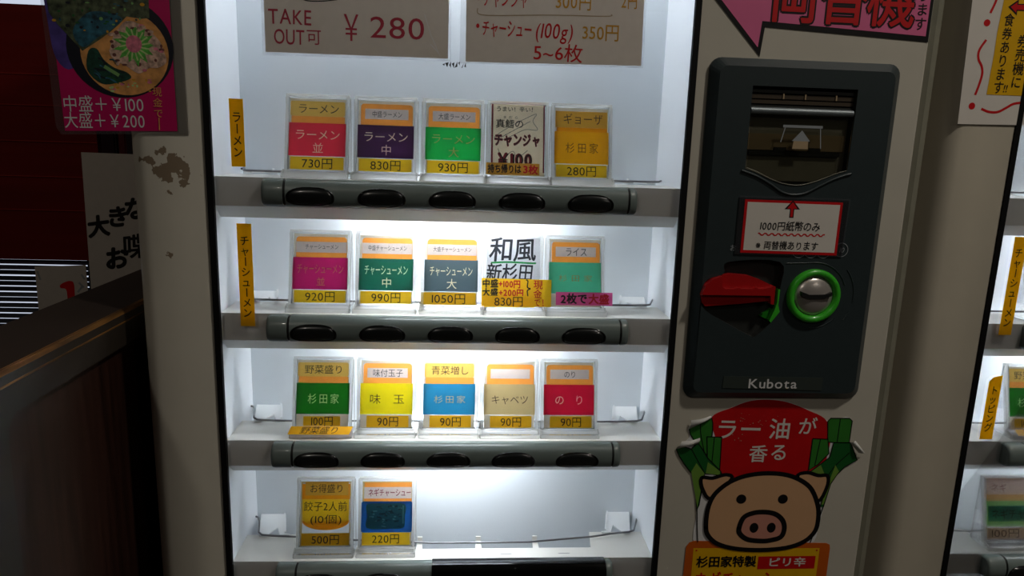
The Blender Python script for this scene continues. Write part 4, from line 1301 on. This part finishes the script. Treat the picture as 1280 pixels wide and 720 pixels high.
b.prism([(-200, -126.5), (-124, -126.5)] + arc(-124, -142.5, 16, 16, 90, 180, 8) + [(-140, FLOOR), (-200, FLOOR)], 'x', -318, -262.6, m_band)
b.build('end_post', div)

# ------------------------------------------------------------------ things behind the divider
m_seam = pm('pale red seam', (158, 44, 36), rough=0.4)
m_red = pm('dark red lacquer board', (108, 22, 18), rough=0.3, var=0.12, scale=7, stretch=(0.4, 1, 8), coat=0.3)
b = MB()
b.box(-1500, -704, 925, 940, -218, 268, m_red)
for zz in (-118, -52, 16, 84, 142):
    b.box(-1500, -704, 923.6, 925, zz - 0.7, zz + 0.7, m_seam)
o = b.build('red_board', None, mm(-1000, 940, -218))
tag(o, 'dark red board with faint horizontal seams hanging behind the divider', 'board')
m_slat = pm('dark blind slat', (70, 72, 78), rough=0.3, metal=0.4, var=0.05)
root = thing('slatted_blind', 'half closed slatted blind with daylight between the slats, behind the red 1 sheet', 'blind', mm(-1000, 960, -560))
b = MB()
for k in range(30):
    zz = -226 - k * 11.4 + random.uniform(-0.9, 0.9)
    b.prism([(958, zz - 7.2), (959, zz - 7.4), (964, zz + 1.2), (963, zz + 1.4)], 'x', -1500, -720, m_slat)
b.build('slats', root)
b = MB(); b.box(-1500, -720, 955, 975, -222.5, -214, m_slat); b.build('head_rail', root)
b = MB(); b.box(-1500, -720, 955, 975, -556, -546, m_slat); b.build('bottom_rail', root)
b = MB(); b.box(-1560, -800, 1060, 1066, -600, 312, emit('daylight through window', (225, 235, 255), 0.75))
tag(b.build('window_1'), None, None, None, 'structure')
# white posters
m_pap = pm('white notice paper', (200, 192, 182), rough=0.6, var=0.03)
a = Art()
a.sheet([(-738.0, -420), (-560, -420), (-560, -4), (-732.6, -2.6)], 0.8, m_pap)
for ch, u, v, h_, r_ in (('大', -711, -147, 44, 0.16), ('き', -673, -127, 44, 0.1), ('な', -638, -110, 46, 0.1), ('お', -681, -211, 48, 0.1), ('喋', -643, -186, 52, 0.12)):
    a.text(ch, u, v, h_, M['black'], 1, bold=0.024 if ch == '喋' else 0.045, rot=r_, shear=0.15)
o = a.build('brush_notice', face(918), None, mm(-650, 918, -420))
tag(o, 'white notice with black brush writing 大きな お喋 beside the red board', 'notice')
a = Art()
a.sheet([(-842, -420), (-742, -420), (-742, -226), (-840.5, -231)], 0.8, m_pap)
a.poly(smooth_closed([(-795, -268), (-786, -262), (-775, -259), (-768, -264), (-768, -290), (-769, -340), (-784, -340), (-783, -300), (-784, -277), (-794, -274)], 4), M['redink'], 1)
for pts in ([(-752, -245), (-746, -255)], [(-758, -262), (-749, -272)], [(-762, -282), (-752, -270)], [(-836, -240), (-832, -258)]):
    a.stroke(pts, 4, M['greyink'], 1)
o = a.build('number_sheet', face(917), None, mm(-790, 917, -420))
tag(o, 'white sheet with a big red 1 in front of the slatted blind', 'notice')
# dark upright boards behind the posters
m_dk = pm('dark brown post', (34, 24, 22), rough=0.6)
m_rd = pm('dull red strip', (96, 20, 16), rough=0.6)
b = MB(); b.box(-780, -702, 1000, 1040, FLOOR, 400, m_dk); b.box(-776, -706, 998, 1000, FLOOR, 400, m_dk)
o = b.build('upright_post', None, mm(-740, 1000, FLOOR)); tag(o, 'dark brown upright post beside the red board, above the brush written notice', 'post')
b = MB(); b.box(-700, -684, 1005, 1040, FLOOR, 400, m_rd); b.box(-697, -687, 1003, 1005, FLOOR, 400, m_rd)
o = b.build('trim_strip', None, mm(-692, 1005, FLOOR)); tag(o, 'narrow dull red upright strip above the brush written notice', 'strip')
b = MB(); b.box(-682, -560, 1000, 1040, FLOOR, 400, m_dk); b.box(-678, -564, 998, 1000, FLOOR, 400, m_dk)
o = b.build('upright_post', None, mm(-620, 1000, FLOOR)); tag(o, 'dark brown upright post half hidden by the ticket machine edge', 'post')

# ------------------------------------------------------------------ ceiling lamps of the room and added fill lamps
m_bulb = emit('warm lamp glass', (255, 226, 190), 14.0)
m_can = pm('white lamp ring', (220, 215, 205), rough=0.5)
for x, y, watts, where in DOWNLIGHTS:
    root = thing('ceiling_light', 'round recessed ceiling lamp ' + where, 'ceiling light', mm(x * 1000, y * 1000, RZ1), 'ceiling lamps')
    b = MB()
    rr = []
    for k in range(25):
        t = 2 * math.pi * k / 24
        rr.append([(x * 1000 + q * math.cos(t), y * 1000 + q * math.sin(t), RZ1 + z) for q, z in ((75, -0.5), (75, -6), (62, -8), (58, -4), (58, -0.5))])
    b.loft(rr, m_can, caps=False, closed=False)
    b.build('ring', root)
    b = MB()
    b.loft([[(x * 1000 + 58 * math.cos(2 * math.pi * k / 24), y * 1000 + 58 * math.sin(2 * math.pi * k / 24), RZ1 + z) for k in range(24)] for z in (-3.5, -1.5)], m_bulb)
    b.build('diffuser', root)
    ld = bpy.data.lights.new('downlight', 'AREA')
    ld.shape = 'DISK'; ld.size = 0.11; ld.energy = watts; ld.color = WARM
    lo = bpy.data.objects.new('downlight', ld)
    COL.objects.link(lo)
    lo.parent = root
    lo.location = (0, 0, -0.012)

bpy.data.objects.remove(_fo)
